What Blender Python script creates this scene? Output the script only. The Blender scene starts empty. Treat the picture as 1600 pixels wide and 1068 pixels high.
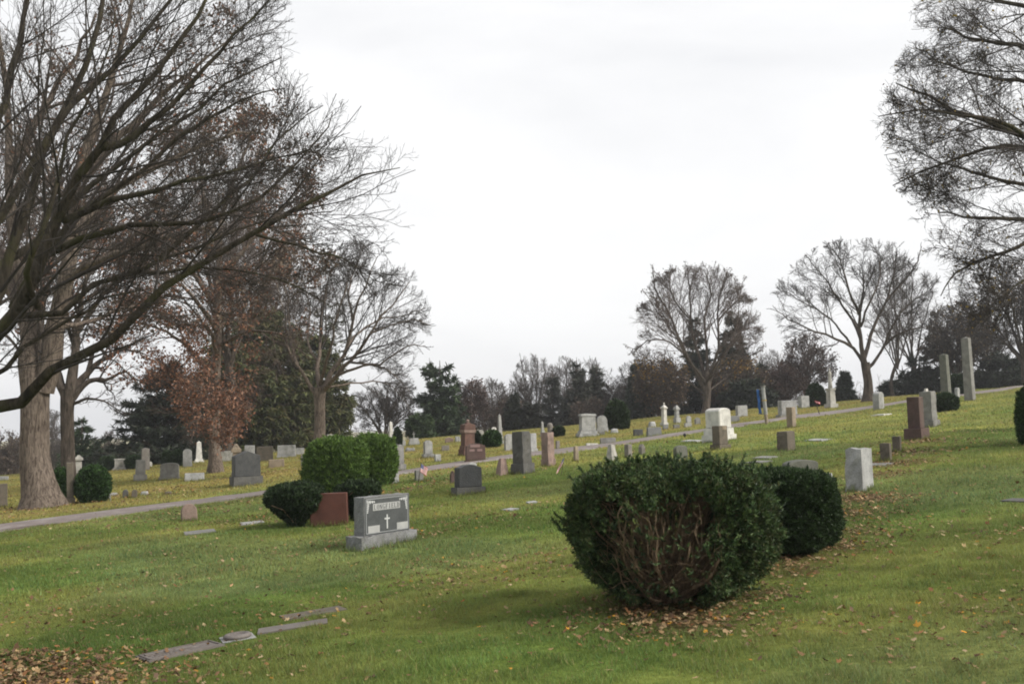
import bpy, bmesh, math, random
import numpy as np
from mathutils import Matrix, Vector
PI = math.pi
R = math.radians
scene = bpy.context.scene
COL = scene.collection
rng = np.random.default_rng(11)
random.seed(11)

# ------------------------------------------------------------------ camera
FPX, CX, CY = 1700.0, 800.0, 534.0
PITCH, ROLL, EYE = R(4.0), R(1.5), 1.65
_f = np.array((0, math.cos(PITCH), math.sin(PITCH)))
_r0 = np.array((1.0, 0, 0)); _u0 = np.array((0, -math.sin(PITCH), math.cos(PITCH)))
CR = _r0 * math.cos(ROLL) - _u0 * math.sin(ROLL)
CU = _u0 * math.cos(ROLL) + _r0 * math.sin(ROLL)
CF = _f
EYEP = np.array((0, 0, EYE))
cam_d = bpy.data.cameras.new('camera'); cam = bpy.data.objects.new('camera', cam_d); COL.objects.link(cam)
cam_d.sensor_width = 36; cam_d.lens = FPX / 1600 * 36; cam_d.clip_end = 5000; cam_d.clip_start = 0.05
M = Matrix(((CR[0], CU[0], -CF[0], 0), (CR[1], CU[1], -CF[1], 0), (CR[2], CU[2], -CF[2], EYE), (0, 0, 0, 1)))
cam.matrix_world = M
scene.camera = cam

def ray(px, py):
    d = CF + CR * (px - CX) / FPX + CU * (CY - py) / FPX
    return d / d[1]                                   # per metre of depth (world y)
def P3(px, py, depth):
    return EYEP + ray(px, py) * depth
def proj(p):
    v = np.asarray(p) - EYEP
    w = v @ CF
    return CX + FPX * (v @ CR) / w, CY - FPX * (v @ CU) / w

# ------------------------------------------------------------------ terrain
GA, GB = 0.064, 0.010
def H(x, y):
    x = np.asarray(x, float); y = np.asarray(y, float)
    xs = 95 * np.tanh(x / 95)
    z = GA * xs + GB * np.clip(y, -30, 76)
    d = np.clip(y - 76, 0, None)
    z = z - np.where(d < 15, 0.004 * d * d, 0.9 + 0.12 * (np.clip(d, 15, 70) - 15))
    t = x * 0.88 - y * 0.47                               # across the rows of graves
    k = np.clip((y + 2) / 8, 0, 1) * np.clip((160 - y) / 60, 0, 1)
    z = z + k * (0.022 * np.sin(t * 1.35 + 0.6 * np.sin(x * 0.21 + y * 0.17)) + 0.03 * np.sin(x * 0.31 + 1.3) * np.sin(y * 0.23 + 0.4)
                 + 0.012 * np.sin(t * 3.1 + 2.0 * np.sin(y * 0.4)))
    return z
_z0 = float(H(0, 0))
def at(px, py):
    d = ray(px, py); y = 3.0; prev = y
    while y < 220:
        p = EYEP + d * y
        if p[2] <= H(p[0], p[1]):
            lo, hi = prev, y
            for _ in range(24):
                m = (lo + hi) / 2; q = EYEP + d * m
                if q[2] <= H(q[0], q[1]): hi = m
                else: lo = m
            return EYEP + d * hi
        prev = y; y += 0.15 + y * 0.004
    p = EYEP + d * 80
    p[2] = H(p[0], p[1]); return p
def place(px, depth):
    x = (px - CX) / FPX * depth
    for _ in range(8):
        z = float(H(x, depth)); q = proj((x, depth, z)); x += (px - q[0]) * depth / FPX
    return np.array((x, depth, float(H(x, depth))))

# ------------------------------------------------------------------ object helpers
def tag(o, label=None, cat=None, group=None, kind=None):
    if label: o['label'] = label
    if cat: o['category'] = cat
    if group: o['group'] = group
    if kind: o['kind'] = kind
    return o
def empty(name, loc, rz=0.0):
    o = bpy.data.objects.new(name, None); COL.objects.link(o)
    o.location = tuple(float(v) for v in loc); o.rotation_euler = (0, 0, rz); o.empty_display_size = 0.2
    return o
def mk(name, V, F, mat, parent=None, smooth=False, col=None, loc=None):
    """V (n,3); F list of int arrays (m,3) or (m,4)"""
    V = np.asarray(V, np.float32)
    me = bpy.data.meshes.new(name)
    F = [np.asarray(f, np.int32) for f in F if len(f)]
    nl = sum(f.size for f in F); npoly = sum(len(f) for f in F)
    me.vertices.add(len(V)); me.vertices.foreach_set('co', V.ravel())
    me.loops.add(nl); me.polygons.add(npoly)
    me.loops.foreach_set('vertex_index', np.concatenate([f.ravel() for f in F]))
    st = []; off = 0
    for f in F:
        k = f.shape[1]; st.append(off + np.arange(len(f)) * k); off += f.size
    me.polygons.foreach_set('loop_start', np.concatenate(st).astype(np.int32))
    if smooth: me.polygons.foreach_set('use_smooth', np.ones(npoly, bool))
    me.update(calc_edges=True)
    if col is not None:
        c = np.ones((len(V), 4), np.float32); c[:, :3] = col
        a = me.color_attributes.new('Col', 'FLOAT_COLOR', 'POINT'); a.data.foreach_set('color', c.ravel())
    me.materials.append(mat)
    o = bpy.data.objects.new(name, me); COL.objects.link(o)
    if parent is not None: o.parent = parent
    if loc is not None: o.location = tuple(float(v) for v in loc)
    return o
def bobj(name, bm, mat, parent=None, smooth=False):
    me = bpy.data.meshes.new(name); bm.normal_update(); bm.to_mesh(me); bm.free()
    if smooth: me.polygons.foreach_set('use_smooth', np.ones(len(me.polygons), bool))
    me.materials.append(mat)
    o = bpy.data.objects.new(name, me); COL.objects.link(o)
    if parent is not None: o.parent = parent
    return o

# ------------------------------------------------------------------ materials
def ramp(nt, stops):
    n = nt.nodes.new('ShaderNodeValToRGB'); e = n.color_ramp.elements
    e[0].position, e[0].color = stops[0][0], (*stops[0][1], 1)
    e[1].position, e[1].color = stops[-1][0], (*stops[-1][1], 1)
    for p, c in stops[1:-1]:
        k = e.new(p); k.color = (*c, 1)
    return n
def noise(nt, scale, detail=4, rough=0.6, vec=None, stretch=None):
    n = nt.nodes.new('ShaderNodeTexNoise'); n.inputs['Scale'].default_value = scale
    n.inputs['Detail'].default_value = detail; n.inputs['Roughness'].default_value = rough
    if vec is not None:
        if stretch:
            m = nt.nodes.new('ShaderNodeMapping'); m.inputs['Scale'].default_value = stretch
            nt.links.new(vec, m.inputs['Vector']); vec = m.outputs[0]
        nt.links.new(vec, n.inputs['Vector'])
    return n
def mixc(nt, a, b, fac, mode='MIX'):
    m = nt.nodes.new('ShaderNodeMix'); m.data_type = 'RGBA'; m.blend_type = mode
    for s, v in ((m.inputs[6], a), (m.inputs[7], b), (m.inputs[0], fac)):
        if hasattr(v, 'is_output'): nt.links.new(v, s)
        elif isinstance(v, (int, float)): s.default_value = v
        else: s.default_value = (*v, 1)
    return m.outputs[2]
def new_mat(name):
    m = bpy.data.materials.new(name); m.use_nodes = True
    nt = m.node_tree; nt.nodes.clear()
    out = nt.nodes.new('ShaderNodeOutputMaterial'); b = nt.nodes.new('ShaderNodeBsdfPrincipled')
    nt.links.new(b.outputs[0], out.inputs[0])
    b.inputs['Specular IOR Level'].default_value = 0.25
    return m, nt, b, out
def bump(nt, b, hsock, strength, dist=0.02):
    n = nt.nodes.new('ShaderNodeBump'); n.inputs['Strength'].default_value = strength; n.inputs['Distance'].default_value = dist
    nt.links.new(hsock, n.inputs['Height']); nt.links.new(n.outputs[0], b.inputs['Normal'])
def stone_mat(name, c, speck=0.35, stain=(0.08, 0.075, 0.06), stain_amt=0.45, rough=0.8, bumps=0.5, spec_scale=90):
    m, nt, b, out = new_mat(name)
    tc = nt.nodes.new('ShaderNodeTexCoord'); v = tc.outputs['Object']
    oi = nt.nodes.new('ShaderNodeObjectInfo')
    add = nt.nodes.new('ShaderNodeVectorMath'); add.operation = 'ADD'
    sc = nt.nodes.new('ShaderNodeMath'); sc.operation = 'MULTIPLY'; sc.inputs[1].default_value = 37.0
    nt.links.new(oi.outputs['Random'], sc.inputs[0]); nt.links.new(v, add.inputs[0]); nt.links.new(sc.outputs[0], add.inputs[1]); v = add.outputs[0]
    n1 = noise(nt, spec_scale, 3, 0.7, v); c = np.array(c) * 0.86
    r1 = ramp(nt, [(0.3, tuple(c * (1 - speck))), (0.5, tuple(c)), (0.72, tuple(np.minimum(c * (1 + speck), 0.9)))])
    nt.links.new(n1.outputs[0], r1.inputs[0])
    n2 = noise(nt, 3.0, 6, 0.65, v, (1, 1, 0.35))
    r2 = ramp(nt, [(0.44, (0, 0, 0)), (0.66, (1, 1, 1))]); nt.links.new(n2.outputs[0], r2.inputs[0])
    mm = nt.nodes.new('ShaderNodeMath'); mm.operation = 'MULTIPLY'; mm.inputs[1].default_value = stain_amt
    nt.links.new(r2.outputs[0], mm.inputs[0])
    cc = mixc(nt, r1.outputs[0], stain, mm.outputs[0])
    n3 = noise(nt, 4.5, 6, 0.65, v); r3 = ramp(nt, [(0.32, (0.70, 0.70, 0.69)), (0.5, (0.98, 0.98, 0.97)), (0.70, (1.16, 1.15, 1.12))]); nt.links.new(n3.outputs[0], r3.inputs[0])
    cc = mixc(nt, cc, r3.outputs[0], 1.0, 'MULTIPLY')
    nt.links.new(cc, b.inputs['Base Color']); b.inputs['Roughness'].default_value = rough
    n4 = noise(nt, 28, 6, 0.7, v); bump(nt, b, n4.outputs[0], bumps, 0.03)
    return m
def bark_mat(name, c1, c2, moss=None, bscale=9):
    m, nt, b, out = new_mat(name)
    v = nt.nodes.new('ShaderNodeTexCoord').outputs['Object']
    n1 = noise(nt, bscale, 8, 0.7, v, (1, 1, 0.22)); n1.inputs['Distortion'].default_value = 0.6; r = ramp(nt, [(0.36, c1), (0.60, c2)]); nt.links.new(n1.outputs[0], r.inputs[0])
    cc = r.outputs[0]
    if moss is not None:
        n2 = noise(nt, 1.6, 5, 0.6, v); r2 = ramp(nt, [(0.48, (0, 0, 0)), (0.66, (1, 1, 1))]); nt.links.new(n2.outputs[0], r2.inputs[0])
        cc = mixc(nt, cc, moss, r2.outputs[0])
    nt.links.new(cc, b.inputs['Base Color']); b.inputs['Roughness'].default_value = 0.95; b.inputs['Specular IOR Level'].default_value = 0.1
    bump(nt, b, n1.outputs[0], 1.0, 0.09)
    return m
def leaf_mat(name, transl=0.3, gain=1.0, rough=0.6):
    m, nt, b, out = new_mat(name)
    a = nt.nodes.new('ShaderNodeAttribute'); a.attribute_name = 'Col'
    b.inputs['Roughness'].default_value = rough; b.inputs['Specular IOR Level'].default_value = 0.2
    c = a.outputs[0]
    if gain != 1.0: c = mixc(nt, c, (gain,) * 3, 1.0, 'MULTIPLY')
    nt.links.new(c, b.inputs['Base Color'])
    t = nt.nodes.new('ShaderNodeBsdfTranslucent'); nt.links.new(c, t.inputs[0])
    mx = nt.nodes.new('ShaderNodeMixShader'); mx.inputs[0].default_value = transl
    nt.links.new(b.outputs[0], mx.inputs[1]); nt.links.new(t.outputs[0], mx.inputs[2]); nt.links.new(mx.outputs[0], out.inputs[0])
    return m
def plain(name, c, rough=0.7, metal=0.0, var=0.12, scale=6):
    m, nt, b, out = new_mat(name)
    v = nt.nodes.new('ShaderNodeTexCoord').outputs['Object']; n = noise(nt, scale, 5, 0.6, v); c = np.array(c)
    r = ramp(nt, [(0.3, tuple(c * (1 - var))), (0.7, tuple(np.minimum(1, c * (1 + var))))]); nt.links.new(n.outputs[0], r.inputs[0])
    nt.links.new(r.outputs[0], b.inputs['Base Color']); b.inputs['Roughness'].default_value = rough; b.inputs['Metallic'].default_value = metal
    bump(nt, b, n.outputs[0], 0.15, 0.01)
    return m

MS = dict(
    grey=stone_mat('grey granite', (0.23, 0.228, 0.22)),
    lgrey=stone_mat('pale granite', (0.36, 0.365, 0.365)),
    bluegrey=stone_mat('blue grey granite', (0.205, 0.21, 0.215), stain_amt=0.4),
    white=stone_mat('white marble', (0.61, 0.60, 0.575), speck=0.08, stain=(0.3, 0.29, 0.26), stain_amt=0.5),
    dirty=stone_mat('weathered marble', (0.42, 0.41, 0.385), speck=0.12, stain=(0.16, 0.155, 0.13), stain_amt=0.7),
    dark=stone_mat('dark granite', (0.055, 0.058, 0.062), speck=0.4, stain=(0.12, 0.12, 0.11), stain_amt=0.3, rough=0.55),
    dgrey=stone_mat('charcoal granite', (0.105, 0.104, 0.102), stain_amt=0.5),
    slate=stone_mat('slate grey granite', (0.072, 0.078, 0.081), speck=0.22, stain=(0.12, 0.12, 0.12), stain_amt=0.2, rough=0.6, bumps=0.12),
    pink=stone_mat('pink granite', (0.27, 0.195, 0.17)),
    red=stone_mat('red granite', (0.135, 0.078, 0.064), stain=(0.06, 0.04, 0.035), stain_amt=0.5),
    redsmooth=stone_mat('polished red granite', (0.10, 0.040, 0.030), speck=0.2, stain=(0.10, 0.05, 0.04), stain_amt=0.3, rough=0.5, bumps=0.1),
    maroon=stone_mat('maroon granite', (0.108, 0.070, 0.063), speck=0.3, stain_amt=0.4),
    brown=stone_mat('brown stone', (0.135, 0.115, 0.092)),
    tan=stone_mat('tan sandstone', (0.29, 0.235, 0.175)),
    rosegrey=stone_mat('rose grey granite', (0.225, 0.208, 0.192)),
    greygreen=stone_mat('lichened granite', (0.135, 0.138, 0.120), stain=(0.10, 0.11, 0.07)),
    bronze=stone_mat('weathered bronze', (0.165, 0.148, 0.138), speck=0.18, stain=(0.09, 0.07, 0.06), stain_amt=0.5, rough=0.6, bumps=0.25),
)
M_PANEL = plain('etched lettering panel', (0.30, 0.305, 0.30), 0.85)
M_CARVE = plain('etched ornament', (0.42, 0.43, 0.43), 0.85)
M_LETTER = plain('dark lettering', (0.055, 0.06, 0.065), 0.7)
M_BARK_DK = bark_mat('dark mossy bark', (0.026, 0.023, 0.018), (0.085, 0.072, 0.055), (0.070, 0.068, 0.034))
M_BARK_OAK = bark_mat('pale oak bark', (0.055, 0.042, 0.034), (0.205, 0.168, 0.138), None, 15)
M_BARK_MID = bark_mat('brown bark', (0.03, 0.026, 0.022), (0.115, 0.095, 0.08))
M_TWIG = plain('twig bark', (0.046, 0.040, 0.036), 0.95, var=0.3)
M_TWIG_G = plain('grey twig bark', (0.078, 0.067, 0.060), 0.95, var=0.3)
M_TWIG_B = plain('brown twig bark', (0.088, 0.068, 0.058), 0.95, var=0.3)
M_STEM = bark_mat('bare shrub stem bark', (0.12, 0.082, 0.054), (0.40, 0.29, 0.195), None, 30)
M_LEAF = leaf_mat('broad leaf', 0.3)
M_NEEDLE = leaf_mat('evergreen needle', 0.15, 1.0, 0.5)
M_LITTER = leaf_mat('dry leaf', 0.15, 1.0, 0.8)
M_GRASS = leaf_mat('grass blade', 0.35, 1.0, 0.6)
M_ROAD = None
# ------------------------------------------------------------------ world and sun
SUN_AZ, SUN_EL = R(108), R(36)          # azimuth from +y (forward) towards +x (right)
world = bpy.data.worlds.new('World'); scene.world = world; world.use_nodes = True
nt = world.node_tree; nt.nodes.clear()
wo = nt.nodes.new('ShaderNodeOutputWorld'); bg = nt.nodes.new('ShaderNodeBackground'); nt.links.new(bg.outputs[0], wo.inputs[0])
sky = nt.nodes.new('ShaderNodeTexSky'); sky.sky_type = 'NISHITA'; sky.sun_disc = False
sky.sun_elevation = SUN_EL; sky.sun_rotation = SUN_AZ; sky.air_density = 1.2; sky.dust_density = 2.0
tc = nt.nodes.new('ShaderNodeTexCoord')
nb = noise(nt, 1.6, 7, 0.55, tc.outputs['Generated'], (1, 1, 3.2))
nb.inputs['Distortion'].default_value = 0.5
cl = ramp(nt, [(0.28, (5.3, 5.36, 5.55)), (0.45, (6.3, 6.33, 6.43)), (0.62, (7.0, 7.0, 7.03))])
nt.links.new(nb.outputs[0], cl.inputs[0])
nc = noise(nt, 1.1, 4, 0.5, tc.outputs['Generated'], (1, 1, 2.0))
cov = ramp(nt, [(0.30, (0.86,) * 3), (0.5, (0.97,) * 3)]); nt.links.new(nc.outputs[0], cov.inputs[0])
nt.links.new(mixc(nt, sky.outputs[0], cl.outputs[0], cov.outputs[0]), bg.inputs[0])
bg.inputs[1].default_value = 0.1
sd = bpy.data.lights.new('sun', 'SUN'); sd.energy = 3.3; sd.angle = R(18); sd.color = (1.0, 0.94, 0.85)
so = bpy.data.objects.new('sun', sd); COL.objects.link(so)
d = Vector((math.sin(SUN_AZ) * math.cos(SUN_EL), math.cos(SUN_AZ) * math.cos(SUN_EL), math.sin(SUN_EL)))
so.rotation_euler = d.to_track_quat('Z', 'Y').to_euler(); so.location = (30, -20, 60)
scene.view_settings.view_transform = 'Standard'; scene.view_settings.look = 'None'
scene.view_settings.exposure = 0.60; scene.view_settings.gamma = 1.0
scene.cycles.max_bounces = 5; scene.cycles.diffuse_bounces = 3; scene.cycles.glossy_bounces = 2; scene.cycles.transmission_bounces = 3
scene.cycles.caustics_reflective = False; scene.cycles.caustics_refractive = False
scene.cycles.filter_width = 1.9

# ------------------------------------------------------------------ road line (pixel measurements -> ground)
road_px = [(0, 822), (110, 812), (230, 796), (420, 770), (530, 753), (620, 741), (720, 724), (800, 711), (900, 699), (1000, 688), (1100, 673), (1200, 659), (1290, 645), (1360, 635), (1430, 626)]
RP = np.array([at(*p)[:2] for p in road_px])
_A = np.polyfit(RP[:, 1], RP[:, 0], 2)                     # x as a smooth function of y
ry = np.linspace(RP[0, 1], RP[-1, 1], 60); rx = np.polyval(_A, ry)
d0 = np.array((rx[1] - rx[0], ry[1] - ry[0])); d0 /= np.linalg.norm(d0); d1 = np.array((rx[-1] - rx[-2], ry[-1] - ry[-2])); d1 /= np.linalg.norm(d1)
pre = [np.array((rx[0], ry[0])) - d0 * k for k in np.arange(60, 0, -1.5)]
post = [np.array((rx[-1], ry[-1])) + (d1 * np.array((1.0, 1.0))) * k for k in np.arange(1.0, 90, 1.5)]
ROADL = np.array(pre + list(zip(rx, ry)) + post)
ROADW = 2.05
def road_dist(x, y):
    x = np.asarray(x, float); y = np.asarray(y, float); best = np.full(x.shape, 1e9); side = np.zeros(x.shape)
    for a, b in zip(ROADL[:-1:2], ROADL[2::2]):
        e = b - a; L = e @ e; t = np.clip(((x - a[0]) * e[0] + (y - a[1]) * e[1]) / L, 0, 1)
        dx = x - a[0] - t * e[0]; dy = y - a[1] - t * e[1]; dd = np.hypot(dx, dy)
        s = np.sign(e[0] * dy - e[1] * dx); m = dd < best; best = np.where(m, dd, best); side = np.where(m, s, side)
    return best, side                                      # side > 0: left of (beyond) the road

def sn(x, y, s, seed=0.0):                                  # cheap smooth noise 0..1
    return 0.5 + 0.25 * (np.sin(x * s + 1.7 * np.sin(y * s * 0.71 + seed) + seed) + np.sin(y * s * 1.13 + 1.3 * np.sin(x * s * 0.63 - seed) + 2.1 * seed))
def lawn_col(x, y):
    x = np.asarray(x, float); y = np.asarray(y, float)
    dd, side = road_dist(x, y)
    beyond = np.clip(dd * side / 4, 0, 1)
    far = np.clip((y - 14) / 30, 0, 1)
    t = x * 0.88 - y * 0.47
    k = 0.30 * sn(x, y, 0.55, 1.0) + 0.25 * sn(x, y, 1.7, 4.0) + 0.25 * (0.5 + 0.5 * np.sin(t * 1.35 + 1.2 + 1.0 * np.sin(x * 0.21 + y * 0.17))) + 0.2 * sn(x, y, 4.1, 2.0)
    k = np.clip((k - 0.3) / 0.4, 0, 1)
    g = np.array((0.130, 0.190, 0.046)); yl = np.array((0.278, 0.278, 0.078)); dk = np.array((0.088, 0.132, 0.030)); old = np.array((0.300, 0.235, 0.080)); gb = np.array((0.165, 0.208, 0.082))
    a = np.clip(0.35 + 0.75 * (k - 0.5) + 0.28 * far, 0, 1)[..., None]
    c = g * (1 - a) + yl * a
    b2 = np.clip((0.40 - sn(x, y, 0.9, 7.0)) * 3.0, 0, 0.8)[..., None] * (1 - 0.7 * far[..., None]); c = c * (1 - b2) + dk * b2
    b3 = (np.clip((sn(x, y, 0.62, 11.0) - 0.55) * 4, 0, 0.6) * (1 - far))[..., None]; c = c * (1 - b3) + gb * b3
    c = c * (0.86 + 0.28 * sn(x, y, 6.3, 3.0) * sn(x, y, 2.2, 8.0) * 2)[..., None]
    o = (np.clip(0.60 + 0.35 * (k - 0.5), 0, 1) * beyond + 0.30 * np.clip((sn(x, y, 0.37, 3.0) - 0.52) * 4, 0, 1) * far * (1 - beyond))[..., None]
    return c * (1 - o) + old * o
# ------------------------------------------------------------------ branching
def nrm(v): return v / np.maximum(np.linalg.norm(v, axis=-1, keepdims=True), 1e-9)
def tubes(pts, rad, sides):
    """pts (N,P,3) rad (N,P) -> verts, quads"""
    N, P = rad.shape
    t = nrm(np.gradient(pts, axis=1))
    ref = np.where(np.abs(nrm(pts[:, -1] - pts[:, 0])[:, 2:3]) > 0.9, np.array([[1.0, 0, 0]]), np.array([[0, 0, 1.0]]))[:, None, :]
    u = nrm(np.cross(t, np.broadcast_to(ref, t.shape))); w = np.cross(t, u)
    a = np.arange(sides) * 2 * PI / sides
    ring = u[:, :, None, :] * np.cos(a)[None, None, :, None] + w[:, :, None, :] * np.sin(a)[None, None, :, None]
    V = (pts[:, :, None, :] + ring * rad[:, :, None, None]).reshape(-1, 3)
    b = (np.arange(N)[:, None, None] * P + np.arange(P - 1)[None, :, None]) * sides
    k = np.arange(sides)[None, None, :]; k2 = (k + 1) % sides
    F = np.stack([b + k, b + k2, b + sides + k2, b + sides + k], -1).reshape(-1, 4)
    return V, F
def resample(pts, n):
    """Catmull-Rom through the way points, n samples evenly spread"""
    p = np.asarray(pts, float); p = np.vstack([2 * p[0] - p[1], p, 2 * p[-1] - p[-2]])
    k = len(p) - 3; s = np.linspace(0, k - 1e-6, n); i = s.astype(int); f = (s - i)[:, None]
    a, b, c, d = p[i], p[i + 1], p[i + 2], p[i + 3]
    return 0.5 * (2 * b + (c - a) * f + (2 * a - 5 * b + 4 * c - d) * f ** 2 + (3 * b - a - 3 * c + d) * f ** 3)
def env_len(p, d, env):
    c, Rr = env; q = (p - c) / Rr; e = d / Rr
    A = (e * e).sum(-1); B = (q * e).sum(-1); C = (q * q).sum(-1) - 1
    D = B * B - A * C
    return np.where(D > 0, (-B + np.sqrt(np.maximum(D, 0))) / A, 0.0)
def sprout(g, pts, rad, n, t0=0.2, t1=1.0, ang=(30, 60), lr=(0.3, 0.6), P=6, up=0.15, wander=0.12, rr=0.55, rmin=0.004, env=None, tipfall=0.6, bias=None):
    N, Pp = rad.shape; idx = np.repeat(np.arange(N), n); Mn = N * n
    t = t0 + (t1 - t0) * ((np.tile(np.arange(n), N) + g.random(Mn)) / n)
    f = np.clip(t * (Pp - 1), 0, Pp - 1.001); i = f.astype(int); fr = (f - i)[:, None]
    st = pts[idx, i] * (1 - fr) + pts[idx, i + 1] * fr
    r = rad[idx, i] * (1 - fr[:, 0]) + rad[idx, i + 1] * fr[:, 0]
    dr = nrm(pts[idx, i + 1] - pts[idx, i])
    rv = g.standard_normal((Mn, 3))
    if bias is not None: rv = rv + np.array(bias)
    pp = nrm(rv - (rv * dr).sum(-1, keepdims=True) * dr)
    a = np.radians(ang[0] + (ang[1] - ang[0]) * g.random(Mn))[:, None]
    d = dr * np.cos(a) + pp * np.sin(a)
    plen = np.linalg.norm(np.diff(pts, axis=1), axis=2).sum(1)
    L = plen[idx] * (lr[0] + (lr[1] - lr[0]) * g.random(Mn)) * (1.15 - tipfall * t)
    if env is not None:
        e = env_len(st, d, env); L = np.minimum(L, np.maximum(e * (0.85 + 0.35 * g.random(Mn)), 0.34 * L))
    out = np.zeros((Mn, P, 3)); out[:, 0] = st; step = (L / (P - 1))[:, None]
    for k in range(1, P):
        d = nrm(d + np.array((0, 0, up)) / (P - 1) * 2 + wander * g.standard_normal((Mn, 3)))
        out[:, k] = out[:, k - 1] + d * step
    r0 = np.clip(r * rr, rmin, None)[:, None]
    ra = np.maximum(r0 * (1 - 0.75 * np.linspace(0, 1, P)[None]), rmin * 0.7)
    return out, ra
def cat(meshes):
    V, F, off = [], [], 0
    for v, f in meshes:
        V.append(v); F.append(f + off); off += len(v)
    return np.concatenate(V), np.concatenate(F)
def trunk_mesh(pts, rad, flare=1.6, sides=20, g=rng, lumps=0.06, fh=0.55):
    """pts (P,3) world, r (P); root flare with buttress lobes"""
    P = len(pts); a = np.arange(sides) * 2 * PI / sides; ph = g.random(4) * 6
    z = np.linalg.norm(np.diff(pts, axis=0, prepend=pts[:1]), axis=1).cumsum()
    fl = np.exp(-z / fh)[:, None]
    lob = 0.5 + 0.5 * np.sin(5 * a + ph[0])[None] * 0.7 + 0.3 * np.sin(3 * a + ph[1])[None]
    rr = rad[:, None] * (1 + (flare - 1) * fl * (0.65 + 0.7 * lob)) * (1 + lumps * (np.sin(3 * a[None] + z[:, None] * 1.1 + ph[2]) * 0.6 + np.sin(7 * a[None] - z[:, None] * 2.3 + ph[3]) * 0.4))
    t = nrm(np.gradient(pts, axis=0)); u = nrm(np.cross(t, np.array((0, 1.0, 0)))); w = np.cross(t, u)
    V = pts[:, None] + rr[..., None] * (u[:, None] * np.cos(a)[None, :, None] + w[:, None] * np.sin(a)[None, :, None])
    b = (np.arange(P - 1) * sides)[:, None]; k = np.arange(sides)[None]; k2 = (k + 1) % sides
    return V.reshape(-1, 3), np.stack([b + k, b + k2, b + sides + k2, b + sides + k], -1).reshape(-1, 4)
def leaf_cloud(g, tw, n, size, pal, spread=0.05, sel=None, keepf=0.35):
    """diamond leaves hung on twig polylines tw (N,P,3)"""
    cand = np.arange(len(tw)) if sel is None else np.flatnonzero(sel(tw[:, -1]))
    if len(cand) == 0: return None
    cand = cand[g.random(len(cand)) < keepf]
    if len(cand) == 0: return None
    i = cand[g.integers(0, len(cand), n)]; P = tw.shape[1]
    f = (0.35 + 0.65 * g.random(n)) * (P - 1.001); j = f.astype(int); fr = (f - j)[:, None]
    c = tw[i, j] * (1 - fr) + tw[i, j + 1] * fr + g.standard_normal((n, 3)) * spread
    s = (size * (0.6 + 0.8 * g.random(n)))[:, None]
    d = nrm(g.standard_normal((n, 3)) + np.array((0, 0, -0.7))); e = nrm(np.cross(d, g.standard_normal((n, 3))))
    nn = np.cross(d, e)
    V = np.stack([c, c + d * s * 0.55 + e * s * 0.33 + nn * s * 0.1, c + d * s * 1.05, c + d * s * 0.5 - e * s * 0.33 + nn * s * 0.12], 1).reshape(-1, 3)
    pal = np.asarray(pal); col = pal[g.integers(0, len(pal), n)] * (0.6 + 0.8 * g.random(n))[:, None]
    return V, np.arange(n * 4).reshape(-1, 4), np.repeat(col, 4, 0)

RUSSET = [(0.165, 0.080, 0.050), (0.22, 0.112, 0.070), (0.115, 0.056, 0.038), (0.26, 0.145, 0.095)]
DULL = [(0.105, 0.084, 0.066), (0.14, 0.105, 0.076), (0.08, 0.066, 0.054)]
GOLD = [(0.22, 0.13, 0.035), (0.14, 0.095, 0.035), (0.30, 0.18, 0.04), (0.09, 0.065, 0.04)]
OLIVE = [(0.10, 0.085, 0.035), (0.15, 0.11, 0.035), (0.065, 0.06, 0.03)]

def bare_tree(name, label, base, trunk, limbs, levels, mats, env=None, seed=1, leaves=None, flare=1.6, group=None, cat_='tree', limb_sides=8, sink=0.3):
    """trunk: (pts, radii) world; limbs: list of (pts, r0, r1) world; levels: dicts for sprout; the last two levels make the twigs"""
    g = np.random.default_rng(seed); base = np.asarray(base, float)
    root = tag(empty(name, base), label, cat_, group)
    tp, tr = trunk; tp = np.asarray(tp, float).copy(); n = max(10, len(tp) * 3)
    ts = np.linspace(0, 1, len(tr)); trr = np.interp(np.linspace(0, 1, n), ts, tr); tpp = resample(tp, n)
    tpp[0, 2] -= sink
    v, f = trunk_mesh(tpp, trr, flare, 20 if tr[0] > 0.15 else 10, g); mk('trunk', v - base, [f], mats[0], root, True)
    LP, LR = [], []
    for pts, r0, r1 in limbs:
        p = resample(pts, 12); p[1:-1] += g.standard_normal((10, 3)) * np.linalg.norm(p[-1] - p[0]) * 0.006
        r = r0 + (r1 - r0) * np.linspace(0, 1, 12) ** 0.8
        v, f = tubes(p[None], r[None], limb_sides); mk('limb', v - base, [f], mats[0], root, True)
        LP.append(p); LR.append(r)
    cur = (np.array(LP), np.array(LR)); shape = []; allv = []
    for k, lv in enumerate(levels):
        lv = dict(lv); sides = lv.pop('sides', 4 if k == 0 else 3); keep = lv.pop('keep', None)
        cur = sprout(g, cur[0], cur[1], env=env, **lv)
        if keep is not None:
            s = keep(cur[0][:, -1]); cur = (cur[0][s], cur[1][s])
        allv.append(tubes(cur[0], cur[1], sides)); shape.append(cur[0])
    V, F = cat(allv); mk('crown', V - base, [F], mats[1], root)
    if leaves:
        for lf in (leaves if isinstance(leaves, list) else [leaves]):
            q = leaf_cloud(g, shape[lf.get('level', -1)], lf['n'], lf['size'], lf['pal'], lf.get('spread', 0.05), lf.get('sel'), lf.get('keepf', .35))
            if q: mk('foliage', q[0] - base, [q[1]], M_LEAF, root, col=q[2])
    return root

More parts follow.
